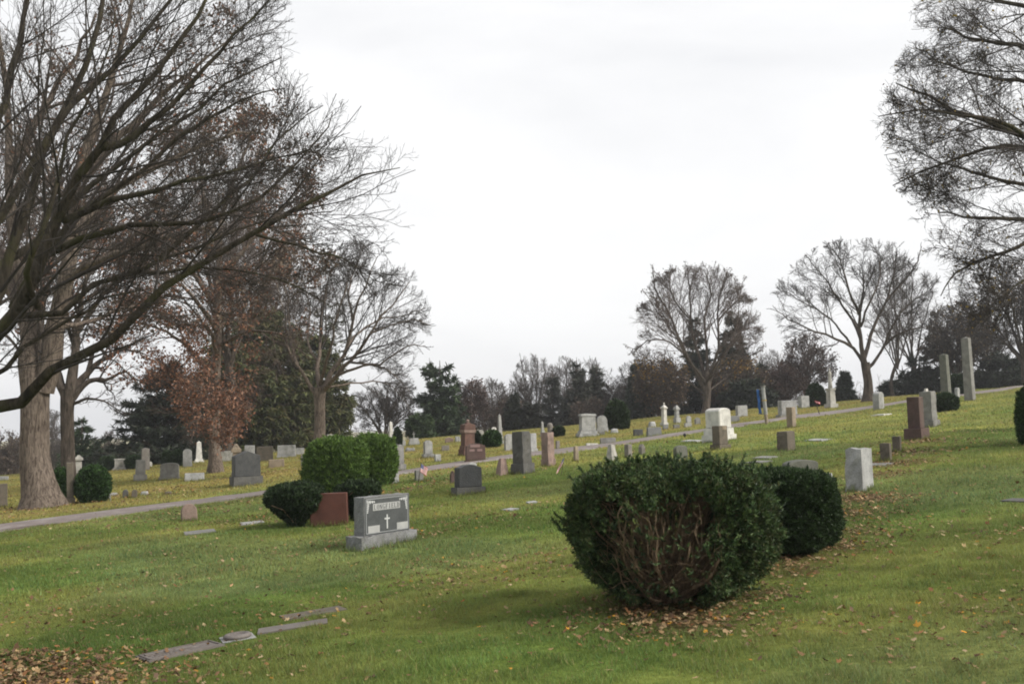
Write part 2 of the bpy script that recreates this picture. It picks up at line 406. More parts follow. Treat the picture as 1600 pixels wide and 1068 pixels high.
def auto_tree(name, label, px, depth, top, width, crown_px=None, tr=0.3, nl=8, fork=0.28, seed=1, mats=None, dens=1.0, leaves=None, group=None, shape='round', levels=None, rtw=0.006, lean=0.0, up=0.15):
    """free standing bare tree: px of trunk, its distance, pixel row of its top, crown width in pixels"""
    tr *= .68; g = np.random.default_rng(seed + 100); b = place(px, depth); s = depth / FPX
    pt = proj(b)[1]; h = (pt - top) * s; w = width * s / 2
    fz = h * fork; ax = np.array((lean * h, 0, 0))
    tp = [b, b + ax * fork * 0.5 + (0.02 * h * g.standard_normal(), 0, fz * 0.5), b + ax * fork + (0.02 * h * g.standard_normal(), 0, fz)]
    cz = h * (0.60 if shape == 'round' else 0.56); c = b + ax * 0.6 + np.array((0, 0, cz)); Rr = np.array((w, w * 0.9, h - cz))
    if shape == 'round': Rr[2] = (h - cz)
    env = (c, Rr * 1.0)
    top_t = np.array(tp[-1]); limbs = []
    for k in range(nl):
        az = k * 2.399 + g.random() * 0.8; rad_ = math.sqrt((k + 0.4) / nl)
        if k == 0: rad_ = 0.12
        th = rad_ * R(105 if shape == 'round' else 85)
        dirn = np.array((math.sin(th) * math.cos(az), math.sin(th) * math.sin(az), math.cos(th)))
        end = c + Rr * dirn * 0.86
        tt = 1.0 - 0.35 * (rad_ if k else 0) * g.random()
        st = np.array(tp[0]) * (1 - tt) + top_t * tt if tt < 1 else top_t
        L = np.linalg.norm(end - st); out = nrm((end - st) * np.array((1, 1, 0)) + 1e-6)
        mid = st + (end - st) * 0.45 + np.array((0, 0, 0.10 * L)) * (1 if dirn[2] > -0.2 else 0.4)
        q1 = st + (end - st) * 0.18 + np.array((0, 0, 0.06 * L))
        limbs.append(([st, q1, mid, st + (end - st) * 0.75 + np.array((0, 0, 0.06 * L)), end], tr * (0.62 - 0.2 * rad_), 0.02 + rtw))
    if levels is None:
        levels = [dict(n=int(13 * dens), t0=0.25, ang=(28, 60), lr=(0.35, 0.65), P=7, up=up, rr=0.5, rmin=rtw * 2, wander=0.1),
                  dict(n=int(9 * dens), t0=0.2, ang=(28, 58), lr=(0.35, 0.6), P=5, up=up, rr=0.55, rmin=rtw * 1.3, wander=0.12),
                  dict(n=7, t0=0.15, ang=(25, 55), lr=(0.35, 0.65), P=4, up=up * 0.8, rr=0.6, rmin=rtw, wander=0.12)]
    return bare_tree(name, label, b, (tp, [tr, tr * 0.86, tr * 0.80]), limbs, levels, mats or (M_BARK_MID, M_TWIG_G), env, seed, leaves, group=group, limb_sides=6)

# ------------------------------------------------------------------ evergreens
def conifer(name, label, px, depth, top, width, seed=1, pal=None, zb=0.06, nb=150, droop=0.35, taper=0.85, uptip=0.12, nspray=16, blade=0.32, bw=0.05, tr=0.2, group=None, ragged=0.25, lean=0.0, hang=0.35, prof=None):
    g = np.random.default_rng(seed); b = place(px, depth); s = depth / FPX
    h = (proj(b)[1] - top) * s; w = width * s / 2
    root = tag(empty(name, b), label, 'tree', group)
    pal = np.asarray(pal if pal is not None else [(0.022, 0.036, 0.018), (0.030, 0.045, 0.022), (0.018, 0.028, 0.016)])
    tp = np.array([b, b + (lean * h * 0.5, 0, h * 0.5), b + (lean * h, 0, h * 0.98)])
    P = 9; rr = tr * (1 - np.linspace(0, 1, P) * 0.93)
    pp = resample(tp, P); pp[0, 2] -= 0.3
    v, f = trunk_mesh(pp, rr, 1.3, 10, g); mk('trunk', v - b, [f], M_BARK_MID, root, True)
    zr = zb + (1 - zb) * (1 - np.sqrt(1 - g.random(nb) * 0.995)); az = g.random(nb) * 2 * PI
    rel = (zr - zb) / (1 - zb)
    pr = (1 - rel) ** taper if prof is None else np.interp(rel, [p[0] for p in prof], [p[1] for p in prof])
    L = np.maximum(w * pr * (1 - ragged + 1.5 * ragged * g.random(nb)), 0.12)
    out = np.stack([np.cos(az), np.sin(az), np.zeros(nb)], 1); k = 6
    t = np.linspace(0, 1, k)[None, :, None]
    dz = (-droop * t + (droop * 0.5 + uptip) * t ** 2 + 0.25 * (rel[:, None, None] ** 2) * t)
    st = b + np.stack([lean * h * zr, 0 * zr, h * zr], 1)
    pts = st[:, None] + out[:, None] * L[:, None, None] * t + np.array((0, 0, 1.0)) * L[:, None, None] * dz
    rad = np.maximum((0.012 + 0.018 * L)[:, None] * (1 - 0.85 * t[..., 0]), 0.004)
    bv, bf = tubes(pts, rad, 3)
    # needle sprays along each bough
    N = nb * nspray; idx = np.repeat(np.arange(nb), nspray)
    tt = 0.15 + 0.85 * g.random(N) ** 0.8; f_ = tt * (k - 1.001); i = f_.astype(int); fr = (f_ - i)[:, None]
    c = pts[idx, i] * (1 - fr) + pts[idx, i + 1] * fr
    tang = nrm(pts[idx, i + 1] - pts[idx, i]); sidev = nrm(np.cross(tang, np.array((0, 0, 1.0))))
    sg = np.where(g.random(N) < 0.5, -1, 1)[:, None]
    wid = (L[idx] * (0.10 + 0.30 * (1 - tt)))[:, None]
    c = c + sidev * sg * wid * g.random((N, 1)) + np.array((0, 0, -1)) * hang * blade * g.random((N, 1))
    nbld = 5; V = []
    cc = np.repeat(c, nbld, 0); M_ = len(cc)
    d = nrm(np.repeat(tang * 0.8 + sidev * sg * 0.8, nbld, 0) + 0.75 * g.standard_normal((M_, 3)) + np.array((0, 0, -hang)))
    e = nrm(np.cross(d, g.standard_normal((M_, 3))))
    ln = (blade * (0.6 + 0.8 * g.random(M_)))[:, None]; bwid = (bw * (0.6 + 0.8 * g.random(M_)))[:, None]
    V = np.stack([cc - e * bwid, cc + e * bwid, cc + d * ln + e * bwid * 0.4, cc + d * ln - e * bwid * 0.4], 1).reshape(-1, 3)
    col = pal[g.integers(0, len(pal), N)] * (0.65 + 0.7 * g.random(N))[:, None]
    col = np.repeat(np.repeat(col, nbld, 0), 4, 0)
    F2 = np.arange(M_ * 4).reshape(-1, 4)
    vv = np.concatenate([bv, V]); cl_ = np.concatenate([np.tile(np.array((0.05, 0.04, 0.03)), (len(bv), 1)), col])
    mk('crown', vv - b, [np.concatenate([bf, F2 + len(bv)])], M_NEEDLE, root, col=cl_)
    return root

# ------------------------------------------------------------------ clipped shrubs (profile of revolution with lumps)
def shrub(name, label, base, w, d, h, prof, n=9000, size=0.06, bw=0.012, pal=None, seed=1, core=0.84, group=None, lump=0.075, sq=2.3, upb=0.5, shell=0.14, hole=None, stems=None, rz=0.0, nbl=3, cat_='shrub', sink=0.0, fuzz=1.0, clump=None, sprigs=0, sprig_len=.1):
    g = np.random.default_rng(seed); b = np.asarray(base, float)
    root = tag(empty(name, b), label, cat_, group)
    pal = np.asarray(pal if pal is not None else [(0.022, 0.045, 0.016), (0.032, 0.06, 0.02), (0.017, 0.033, 0.013)])
    pz = np.array([p[0] for p in prof]); pr = np.array([p[1] for p in prof])
    ph = g.random(8) * 6
    def surf(az, zr):
        r = np.interp(zr, pz, pr)
        ca, sa = np.abs(np.cos(az)), np.abs(np.sin(az)); q = (ca ** sq + sa ** sq) ** (-1 / sq)
        lm = 1 + lump * (np.sin(3 * az + ph[0] + 4 * zr) + np.sin(5 * az + 7 * zr + ph[1]) * 0.7 + np.sin(9 * az - 11 * zr + ph[2]) * 0.5 + np.sin(17 * az + 23 * zr + ph[3]) * 0.35)
        x = np.cos(az) * q * r * w / 2 * lm; y = np.sin(az) * q * r * d / 2 * lm
        c_, s_ = math.cos(rz), math.sin(rz)
        return np.stack([x * c_ - y * s_, x * s_ + y * c_, zr * h * (1 + 0.4 * (lm - 1))], -1)
    # sample the profile by arc length x radius so that the top is covered too
    zz = np.linspace(0, 1, 400); rr = np.interp(zz, pz, pr)
    seg = np.hypot(np.diff(zz) * h, np.diff(rr) * w / 2) * (rr[1:] + rr[:-1] + 0.05)
    cdf = np.concatenate([[0], np.cumsum(seg)]); cdf /= cdf[-1]
    zr = np.interp(g.random(n), cdf, zz); az = g.random(n) * 2 * PI
    p = surf(az, zr); ctr = np.array((0, 0, h * 0.5))
    dep = shell * g.random(n) ** 1.4; out = nrm((p - ctr) * np.array((1 / w, 1 / w, 1.1 / h)) )
    p = p - (p - ctr) * dep[:, None]
    if hole is not None:
        kp = ~hole(p + b, g.random(n)); p, out, zr = p[kp], out[kp], zr[kp]; n = len(p)
    cs = clump or max(.05, .11 * w); k3 = 2 * PI / cs
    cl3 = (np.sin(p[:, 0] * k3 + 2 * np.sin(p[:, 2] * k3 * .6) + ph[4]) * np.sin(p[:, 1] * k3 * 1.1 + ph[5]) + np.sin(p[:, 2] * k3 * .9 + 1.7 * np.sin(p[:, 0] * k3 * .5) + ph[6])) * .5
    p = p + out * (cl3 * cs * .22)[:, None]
    if sprigs:
        i = g.integers(0, n, sprigs); sd = nrm(out[i] * .7 + np.array((0, 0, .7)) + .35 * g.standard_normal((sprigs, 3))); m_ = 7
        tt_ = np.tile(np.linspace(0, 1, m_), sprigs)[:, None]; ps = np.repeat(p[i], m_, 0) + np.repeat(sd * (sprig_len * (.4 + .8 * g.random((sprigs, 1)))), m_, 0) * tt_
        p = np.concatenate([p, ps]); out = np.concatenate([out, np.repeat(sd, m_, 0)]); cl3 = np.concatenate([cl3, np.full(len(ps), .5)]); n = len(p)
    cc = np.repeat(p, nbl, 0); oo = np.repeat(out, nbl, 0); M_ = len(cc)
    dd = nrm(oo * 0.7 + np.array((0, 0, upb)) + 0.75 * fuzz * g.standard_normal((M_, 3))); e = nrm(np.cross(dd, g.standard_normal((M_, 3))))
    ln = (size * (0.5 + 0.9 * g.random(M_)))[:, None]; bb = (bw * (0.6 + 0.8 * g.random(M_)))[:, None]
    V = np.stack([cc - dd * ln * 0.3, cc + dd * ln * 0.3 + e * bb, cc + dd * ln, cc + dd * ln * 0.3 - e * bb], 1).reshape(-1, 3)
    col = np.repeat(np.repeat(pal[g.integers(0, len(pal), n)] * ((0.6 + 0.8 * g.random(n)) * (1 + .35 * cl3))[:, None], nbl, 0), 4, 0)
    Vs, Fs, Cs = [V], [np.arange(M_ * 4).reshape(-1, 4)], [col]
    if core:
        na, nz = 28, 14; A, Z = np.meshgrid(np.linspace(0, 2 * PI, na, endpoint=False), np.linspace(0.0, 1, nz)); q = surf(A.ravel(), Z.ravel()) * core
        q[:, 2] += h * (1 - core) * 0.45
        ii = (np.arange(nz - 1)[:, None] * na + np.arange(na)[None]); jj = (np.arange(nz - 1)[:, None] * na + (np.arange(na)[None] + 1) % na)
        Fs.append(np.stack([ii, jj, jj + na, ii + na], -1).reshape(-1, 4) + len(V)); Vs.append(q); Cs.append(np.tile(pal.mean(0) * 0.7, (len(q), 1)))
    mk('foliage', np.concatenate(Vs), [np.concatenate(Fs)], M_NEEDLE, root, col=np.concatenate(Cs))
    if stems is not None:
        v, f = stems(g); mk('stems', v, [f], M_STEM, root, True)
    return root
BALL = [(0, 0.55), (0.12, 0.8), (0.3, 0.97), (0.5, 1.0), (0.7, 0.92), (0.86, 0.7), (0.96, 0.38), (1, 0.0)]
DOME = [(0, 0.9), (0.2, 1.0), (0.5, 0.97), (0.72, 0.83), (0.88, 0.58), (0.97, 0.28), (1, 0.0)]
BOX = [(0, 0.80), (0.12, 0.93), (0.35, 1.0), (0.7, 0.98), (0.88, 0.85), (0.97, 0.55), (1, 0.0)]
VASE = [(0, 0.22), (0.18, 0.32), (0.34, 0.62), (0.5, 0.92), (0.7, 1.0), (0.86, 0.86), (0.96, 0.5), (1, 0.0)]
EGG = [(0, 0.75), (0.2, 0.96), (0.4, 1.0), (0.6, 0.88), (0.8, 0.62), (0.93, 0.32), (1, 0.0)]
# ------------------------------------------------------------------ masonry shapes
def gridbox(w, d, h, n=(6, 3, 5), taper=0.0, tapd=None, jit=0.0, g=rng, z0=0.0, roof=0.0, smooth_front=False, bev=0.012, shear=(0, 0)):
    """box of grid faces; top narrowed by taper; rock-pitch jitter; roof: pyramid top height"""
    tapd = taper if tapd is None else tapd
    bm = bmesh.new(); vs = {}
    nx, ny, nz = n
    def vert(i, j, k):
        key = (i, j, k)
        if key not in vs:
            u, v, t = i / nx - 0.5, j / ny - 0.5, k / nz
            x = u * w * (1 - taper * t); y = v * d * (1 - tapd * t); z = t * h
            if jit:
                nn = g.standard_normal(3) * jit
                edge = (i in (0, nx)) + (j in (0, ny)) + (k in (0, nz))
                if not (smooth_front and j == 0) and k > 0:
                    if i in (0, nx): x += (abs(nn[0]) * 0.9 if edge == 1 else nn[0] * 0.5) * (1 if i else -1)
                    if j in (0, ny): y += (abs(nn[1]) * 0.9 if edge == 1 else nn[1] * 0.5) * (1 if j else -1)
                    if k == nz: z += nn[2] * 0.5
            if k == nz and roof: z += roof * (1 - 2 * max(abs(u), abs(v)))
            vs[key] = bm.verts.new((x + shear[0] * t, y + shear[1] * t, z + z0))
        return vs[key]
    for k in range(nz):
        for i in range(nx):
            bm.faces.new((vert(i, 0, k), vert(i + 1, 0, k), vert(i + 1, 0, k + 1), vert(i, 0, k + 1)))
            bm.faces.new((vert(i + 1, ny, k), vert(i, ny, k), vert(i, ny, k + 1), vert(i + 1, ny, k + 1)))
        for j in range(ny):
            bm.faces.new((vert(0, j + 1, k), vert(0, j, k), vert(0, j, k + 1), vert(0, j + 1, k + 1)))
            bm.faces.new((vert(nx, j, k), vert(nx, j + 1, k), vert(nx, j + 1, k + 1), vert(nx, j, k + 1)))
    for i in range(nx):
        for j in range(ny):
            bm.faces.new((vert(i, j, nz), vert(i + 1, j, nz), vert(i + 1, j + 1, nz), vert(i, j + 1, nz)))
            bm.faces.new((vert(i, j + 1, 0), vert(i + 1, j + 1, 0), vert(i + 1, j, 0), vert(i, j, 0)))
    if bev and not jit:
        ed = [e for e in bm.edges if len(e.link_faces) == 2 and e.calc_face_angle(0) > 0.5]
        bmesh.ops.bevel(bm, geom=ed, offset=bev, segments=1, affect='EDGES')
    return bm
def outline(w, h, top):
    x = w / 2
    if top == 'flat': return [(-x, 0), (x, 0), (x, h), (-x, h)]
    if top == 'arch':
        r = 0.16 * h if w > h * 0.4 else 0.1 * h
        return [(-x, 0), (x, 0)] + [(x * math.cos(a), h - r + r * math.sin(a)) for a in np.linspace(0, PI, 11)]
    if top == 'round':
        r = min(x, h * 0.5); return [(-x, 0), (x, 0)] + [(x * math.cos(a), h - r + r * math.sin(a)) for a in np.linspace(0, PI, 13)]
    if top == 'serp':
        s = [(1.0, 0.86), (0.93, 0.885), (0.8, 0.89), (0.62, 0.93), (0.4, 0.98), (0.15, 1.0)]
        return [(-x, 0), (x, 0)] + [(x * a, h * b) for a, b in s] + [(-x * a, h * b) for a, b in s[::-1]]
    if top == 'gable': return [(-x, 0), (x, 0), (x, h * 0.80), (0, h), (-x, h * 0.80)]
    if top == 'step': return [(-x, 0), (x, 0), (x, h * .72), (x * .84, h * .76), (x * .8, h * .84), (x * .45, h * .93), (x * .2, h), (-x * .2, h), (-x * .45, h * .93), (-x * .8, h * .84), (-x * .84, h * .76), (-x, h * .72)]
    if top == 'ears':
        return [(-x, 0), (x, 0), (x, h), (x * .78, h), (x * .70, h * .93), (x * .35, h * .98), (-x * .35, h * .98), (-x * .70, h * .93), (-x * .78, h), (-x, h)]
def tablet_bm(w, d, h, top='flat', taper=0.0, z0=0.0, bev=0.012, back=0.0):
    bm = bmesh.new(); o = outline(w, h, top)
    def pt(x, z, s):
        k = 1 - taper * z / h
        return (x * k, s * d / 2 * (1 - back * z / h), z + z0)
    f = [bm.verts.new(pt(x, z, -1)) for x, z in o]; b = [bm.verts.new(pt(x, z, 1)) for x, z in o]
    bm.faces.new(f); bm.faces.new(b[::-1]); n = len(o)
    for i in range(n): bm.faces.new((f[(i + 1) % n], f[i], b[i], b[(i + 1) % n]))
    bmesh.ops.recalc_face_normals(bm, faces=bm.faces[:])
    if bev:
        ed = [e for e in bm.edges if e.calc_face_angle(0) > 0.6]
        bmesh.ops.bevel(bm, geom=ed, offset=min(bev, w * 0.06, d * 0.12), segments=1, affect='EDGES')
    return bm
def lathe_bm(prof, n=20, z0=0.0, sq=None):
    bm = bmesh.new(); rings = []
    for r, z in prof:
        rings.append([bm.verts.new((r * math.cos(a), r * math.sin(a), z + z0)) for a in np.arange(n) * 2 * PI / n + (PI / 4 if n == 4 else 0)])
    for a, b in zip(rings, rings[1:]):
        for i in range(n): bm.faces.new((a[i], a[(i + 1) % n], b[(i + 1) % n], b[i]))
    bm.faces.new(rings[-1]); bm.faces.new(rings[0][::-1])
    return bm
def merge(bm, other):
    me = bpy.data.meshes.new('tmp'); other.to_mesh(me); other.free(); bm.from_mesh(me); bpy.data.meshes.remove(me); return bm
SINK = 0.14
FEET = []
def spot(cx, yb, wpx, ratio, rot):
    """pixel footprint -> centre on the ground, real width, metres per pixel"""
    p = at(cx, yb); dep = p[1]; s = dep / FPX
    phi = R(rot) - math.atan2(p[0], p[1])
    w = wpx * s / (abs(math.sin(phi)) + ratio * abs(math.cos(phi))); t = w * ratio
    dl = 0.5 * (w * abs(math.cos(phi)) + t * abs(math.sin(phi))); v = np.array((p[0], p[1])) / math.hypot(p[0], p[1])
    q = np.array((p[0], p[1])) + v * dl
    # keep the measured pixel column
    sc_ = (dep + dl * v[1]) / dep
    return np.array((q[0], q[1], float(H(q[0], q[1])))), w * sc_ ** 0.0, t, s * sc_
def stone(kind, cx, yb, wpx, hpx, ratio, color, top, rot, name, label, cat_=None, group=None, lean=(0, 0), rough=False, base_color=None, hb=0.2, tw=0.8, panels=None, panel_mat=None):
    c, w, t, s = spot(cx, yb, wpx, ratio, rot); h = hpx * s * 1.03; g = np.random.default_rng(int(cx * 7 + yb))
    rz = PI / 2 - R(rot); m = MS[color]; mb = MS[base_color or color]
    cat_ = cat_ or 'gravestone'; FEET.append((c[0], c[1], w, t if kind not in ('col', 'drum') else w, rz))
    def fin(root):
        root.rotation_euler = (R(lean[1]), R(lean[0]), rz) if lean != (0, 0) else (R(.9) * g.standard_normal(), R(.9) * g.standard_normal(), rz + R(2) * g.standard_normal())
        return tag(root, label, cat_, group)
    if kind == 'blk':
        bm = (gridbox(w, t, h + SINK, (5, 3, 6), 0.04, jit=0.018 * min(1, w / 0.5), g=g, z0=-SINK, smooth_front=rough != 'all') if rough else tablet_bm(w, t, h + SINK, top, 0.03, -SINK))
        o = bobj(name, bm, m); o.location = tuple(c); return fin(o)
    if kind == 'boulder':
        bm = gridbox(w, t, h + SINK, (5, 4, 4), 0.35, jit=0.05 * w, g=g, z0=-SINK); o = bobj(name, bm, m, smooth=True); o.location = tuple(c); return fin(o)
    if kind == 'wedge':
        bm = gridbox(w, t, h + SINK, (5, 4, 4), 0.5, tapd=0.62, jit=0.012, g=g, z0=-SINK); o = bobj(name, bm, m); o.location = tuple(c); return fin(o)
    if kind == 'slant':
        bm = tablet_bm(w, t, h + SINK, top, 0.02, -SINK, back=0.45); o = bobj(name, bm, m); o.location = tuple(c); return fin(o)
    root = empty(name, c)
    bh = h * hb
    if kind in ('tab', 'pil'):
        bobj('base', gridbox(w, t, bh + SINK, (7, 4, 3), 0.03, jit=0.012 if rough else 0, g=g, z0=-SINK), mb, root)
        tw_, tt_ = w * tw, t * (tw + 1) / 2 * (0.86 if kind == 'tab' else 0.92)
        if rough and kind == 'pil': bm = gridbox(tw_, tt_, h - bh, (4, 4, 9), 0.05, jit=0.016 * min(1, tw_ / 0.5), g=g, z0=bh)
        elif rough and top == 'flat': bm = gridbox(tw_, tt_, h - bh, (6, 4, 6), 0.02, jit=0.016, g=g, z0=bh, smooth_front=True)
        else: bm = tablet_bm(tw_, tt_, h - bh, top, 0.03, bh)
        tb = bobj('tablet' if kind == 'tab' else 'shaft', bm, m, root)
        for (pu, pv, pw, ph_) in (panels or []):
            p = tablet_bm(tw_ * pw, 0.008, (h - bh) * ph_, 'flat', 0, 0, 0); o = bobj('inscription_panel', p, panel_mat or M_PANEL, tb)
            o.location = (tw_ * pu, -tt_ / 2 - 0.002, bh + (h - bh) * (pv - ph_ / 2))
    elif kind == 'mon':                                         # stepped base, die with cornice and cap
        b1, b2 = h * 0.13, h * 0.12
        bobj('base', gridbox(w, t, b1 + SINK, (1, 1, 1), 0.02, z0=-SINK), mb, root)
        bobj('plinth', gridbox(w * 0.86, t * 0.84, b2, (1, 1, 1), 0.05, z0=b1), mb, root)
        z = b1 + b2; hc = h * (0.10 if top in ('flat', 'arch', 'serp') else 0.30)
        bobj('die', tablet_bm(w * 0.72, t * 0.70, h - z - hc, 'flat', 0.03, z), m, root)
        if top == 'flat': cp = gridbox(w * 0.80, t * 0.78, hc, (2, 2, 1), 0.10, z0=h - hc, roof=hc * 0.15)
        else: cp = tablet_bm(w * 0.78, t * 0.76, hc, {'gable': 'gable', 'step': 'step'}.get(top, 'arch'), 0.0, h - hc)
        bobj('cap', cp, m, root)
    elif kind == 'mon2':                                        # two steps and a broad round topped die
        b1, b2 = h * .20, h * .19
        bobj('base', gridbox(w, t, b1 + SINK, (6, 4, 2), 0.01, jit=.012, g=g, z0=-SINK), mb, root)
        bobj('plinth', gridbox(w * .84, t * .90, b2, (6, 4, 2), 0.03, jit=.010, g=g, z0=b1), mb, root)
        bobj('die', tablet_bm(w * .70, t * .80, h - b1 - b2, 'arch', .02, b1 + b2, .03), m, root)
    elif kind == 'templ':                                       # stepped base, die, cornice, gabled roof and finial
        b1, b2 = h * .17, h * .10
        bobj('base', gridbox(w, t, b1 + SINK, (1, 1, 1), 0.02, z0=-SINK), mb, root)
        bobj('plinth', gridbox(w * .88, t * .88, b2, (1, 1, 1), 0.05, z0=b1), mb, root)
        z = b1 + b2; hd = h * .36
        bobj('die', gridbox(w * .74, t * .74, hd, (1, 1, 2), .05, z0=z), m, root)
        cn = merge(gridbox(w * .84, t * .84, h * .05, (1, 1, 1), -.04, z0=z + hd), gridbox(w * .90, t * .90, h * .03, (1, 1, 1), 0, z0=z + hd + h * .05))
        bobj('cornice', cn, MS['pink'], root)
        z2 = z + hd + h * .08; hg = h - z2
        rf = merge(tablet_bm(w * .78, t * .80, hg * .62, 'gable', 0, z2), gridbox(w * .42, t * .42, hg * .72, (1, 1, 1), .35, z0=z2))
        for a_ in (-1, 1):
            for b_ in (-1, 1):
                k = gridbox(w * .16, t * .16, hg * .42, (1, 1, 1), .4, z0=z2); bmesh.ops.translate(k, verts=k.verts, vec=(a_ * w * .33, b_ * t * .33, 0)); merge(rf, k)
        bobj('gabled_roof', rf, m, root)
        bobj('finial', lathe_bm([(w * .10, 0), (w * .06, hg * .06), (w * .12, hg * .16), (w * .09, hg * .24), (.01, hg * .30)], 10, z2 + hg * .70), MS['pink'], root)
    elif kind == 'obe':
        b1 = h * hb * 0.5; b2 = h * hb
        bobj('base', gridbox(w, t, b1 + SINK, (1, 1, 1), 0.02, z0=-SINK), mb, root)
        bobj('pedestal', gridbox(w * 0.78, t * 0.78, b2, (1, 1, 1), 0.06, z0=b1), mb, root)
        z = b1 + b2; sh = gridbox(w * 0.60, t * 0.60, (h - z) * 0.93, (2, 2, 6), 0.34, z0=z, roof=(h - z) * 0.07)
        bobj('shaft', sh, m, root)
    elif kind == 'shaftonly':
        root = bobj(name, gridbox(w, t, h + SINK, (2, 2, 8), 0.16, z0=-SINK, roof=0.05, jit=0.006 if rough else 0, g=g), m); root.location = tuple(c); return fin(root)
    elif kind == 'col':
        bobj('base', gridbox(w, w * 0.95, bh + SINK, (1, 1, 1), 0.05, z0=-SINK), mb, root)
        hs = h * 0.74
        bobj('shaft', gridbox(w * 0.66, w * 0.66, hs - bh, (1, 1, 4), 0.10, z0=bh), m, root)
        if top == 'cap': cp = merge(gridbox(w * 0.9, w * 0.9, (h - hs) * 0.4, (1, 1, 1), -0.02, z0=hs), gridbox(w * 0.78, w * 0.78, (h - hs) * 0.6, (2, 2, 1), 0.75, z0=hs + (h - hs) * 0.4))
        elif top == 'gabled': cp = merge(gridbox(w * 0.82, w * 0.82, (h - hs) * 0.22, (1, 1, 1), -0.05, z0=hs), merge(gridbox(w * 0.8, w * 0.8, (h - hs) * 0.4, (2, 2, 1), 0.8, z0=hs + (h - hs) * 0.22), lathe_bm([(w * .10, 0), (w * .07, (h - hs) * .1), (w * .14, (h - hs) * .2), (w * .12, (h - hs) * .3), (0.008, (h - hs) * .38)], 10, h - (h - hs) * 0.38)))
        else: cp = lathe_bm([(w * .3, 0), (w * .34, (h - hs) * .1), (w * .2, (h - hs) * .25), (w * .36, (h - hs) * .55), (w * .40, (h - hs) * .75), (w * .3, (h - hs) * .85), (w * .12, (h - hs))], 14, hs)
        bobj('cap' if top != 'urn' else 'urn', cp, m, root)
    elif kind == 'drum':                                         # round pedestal with a domed lid
        bobj('base', gridbox(w, w, bh + SINK, (1, 1, 1), 0.03, z0=-SINK), mb, root)
        bobj('drum', lathe_bm([(w * .42, 0), (w * .42, (h - bh) * .62), (w * .47, (h - bh) * .66), (w * .47, (h - bh) * .76)], 20, bh), m, root)
        bobj('lid', lathe_bm([(w * .44, 0), (w * .42, (h - bh) * .10), (w * .30, (h - bh) * .19), (w * .1, (h - bh) * .236)], 20, bh + (h - bh) * .762), m, root)
    elif kind == 'cross':
        b1 = h * 0.52
        bobj('base', gridbox(w, t, b1 * 0.55 + SINK, (1, 1, 1), 0.1, z0=-SINK), mb, root)
        bobj('pedestal', gridbox(w * 0.82, t * 0.8, b1 * 0.45, (1, 1, 1), 0.1, z0=b1 * 0.55), mb, root)
        a = max(0.04, w * 0.055)
        bobj('cross', merge(gridbox(a, a, h - b1, (1, 1, 1), 0, z0=b1, bev=0), gridbox(a * 3.6, a * 0.96, a * 0.98, (1, 1, 1), 0, z0=b1 + (h - b1) * 0.58, bev=0)), m, root)
    elif kind == 'statue':                                       # tall shaft on a pedestal with a draped figure
        bobj('base', gridbox(w, w * 0.9, h * 0.10 + SINK, (1, 1, 1), 0.03, z0=-SINK), mb, root)
        bobj('pedestal', gridbox(w * 0.66, w * 0.62, h * 0.34, (1, 1, 3), 0.12, z0=h * 0.10), m, root)
        bobj('cornice', gridbox(w * 0.70, w * 0.66, h * 0.05, (1, 1, 1), -0.06, z0=h * 0.44), m, root)
        k = h * 0.51; q = w * 0.22
        bobj('figure', lathe_bm([(q * 1.0, 0), (q * .86, k * .22), (q * .7, k * .45), (q * .62, k * .55), (q * .78, k * .68), (q * .82, k * .76), (q * .4, k * .82), (q * .26, k * .84), (q * .36, k * .90), (q * .34, k * .96), (q * .12, k)], 12, h * 0.49), m, root, True)
    return fin(root)
# ------------------------------------------------------------------ gravestones, read off the photograph (pixel foot, size) and set on the hill
S = stone
# --- far left, beyond the road
S('blk', 3, 792, 16, 35, .35, 'brown', 'flat', 60, 'headstone', 'small brown headstone at the left edge of the photo before the big oak')
S('blk', 6, 750, 14, 6, .4, 'lgrey', 'flat', 80, 'grave_marker', 'low pale marker far off to the left of the big oak trunk')
S('pil', 219, 751, 21, 31, .8, 'grey', 'flat', 62, 'pedestal_stone', 'short grey pedestal stone directly in front of a rose pillar', hb=.3, tw=.72)
S('shaftonly', 227, 734, 14, 32, .9, 'rosegrey', 'flat', 62, 'pillar_stone', 'rose grey stone pillar rising behind a short grey pedestal', group=None)
S('tab', 265, 749, 34, 25, .3, 'grey', 'arch', 78, 'headstone', 'grey curved top headstone on a base near two white shafts', hb=.14, tw=.86)
S('slant', 304, 750.5, 31, 11, .5, 'lgrey', 'flat', 80, 'grave_marker', 'low pale slanted marker below the tall white tapered stone')
S('blk', 293, 729, 14, 27, .35, 'lgrey', 'arch', 72, 'headstone', 'upright pale grey tablet between a round bush and a white tapered stone')
S('obe', 311, 722, 17, 32, .9, 'white', 'flat', 70, 'obelisk', 'short bright white tapered stone left of the russet oak trunk', hb=.1)
S('blk', 356, 720, 20, 15, .4, 'dirty', 'flat', 82, 'headstone', 'wide low whitish block just right of the russet oak trunk')
S('col', 370, 745, 18, 50, .9, 'tan', 'cap', 70, 'column_monument', 'tan stone column with a flat cap left of the dark gabled monument', hb=.14)
S('blk', 390, 711, 16, 15, .4, 'lgrey', 'flat', 78, 'headstone', 'small pale upright stone behind the dark gabled monument')
S('tab', 385, 759, 52, 52, .5, 'dark', 'gable', 62, 'headstone', 'large charcoal headstone with a peaked top and rough sides beside the road', rough=True, hb=.27, tw=.86, base_color='dgrey')
S('blk', 414, 720, 26, 22, .35, 'brown', 'flat', 75, 'headstone', 'brown weathered upright block behind the dark gabled monument')
S('blk', 432, 730, 24, 12, .45, 'tan', 'flat', 78, 'grave_marker', 'small tan block marker in front of the brown weathered block')
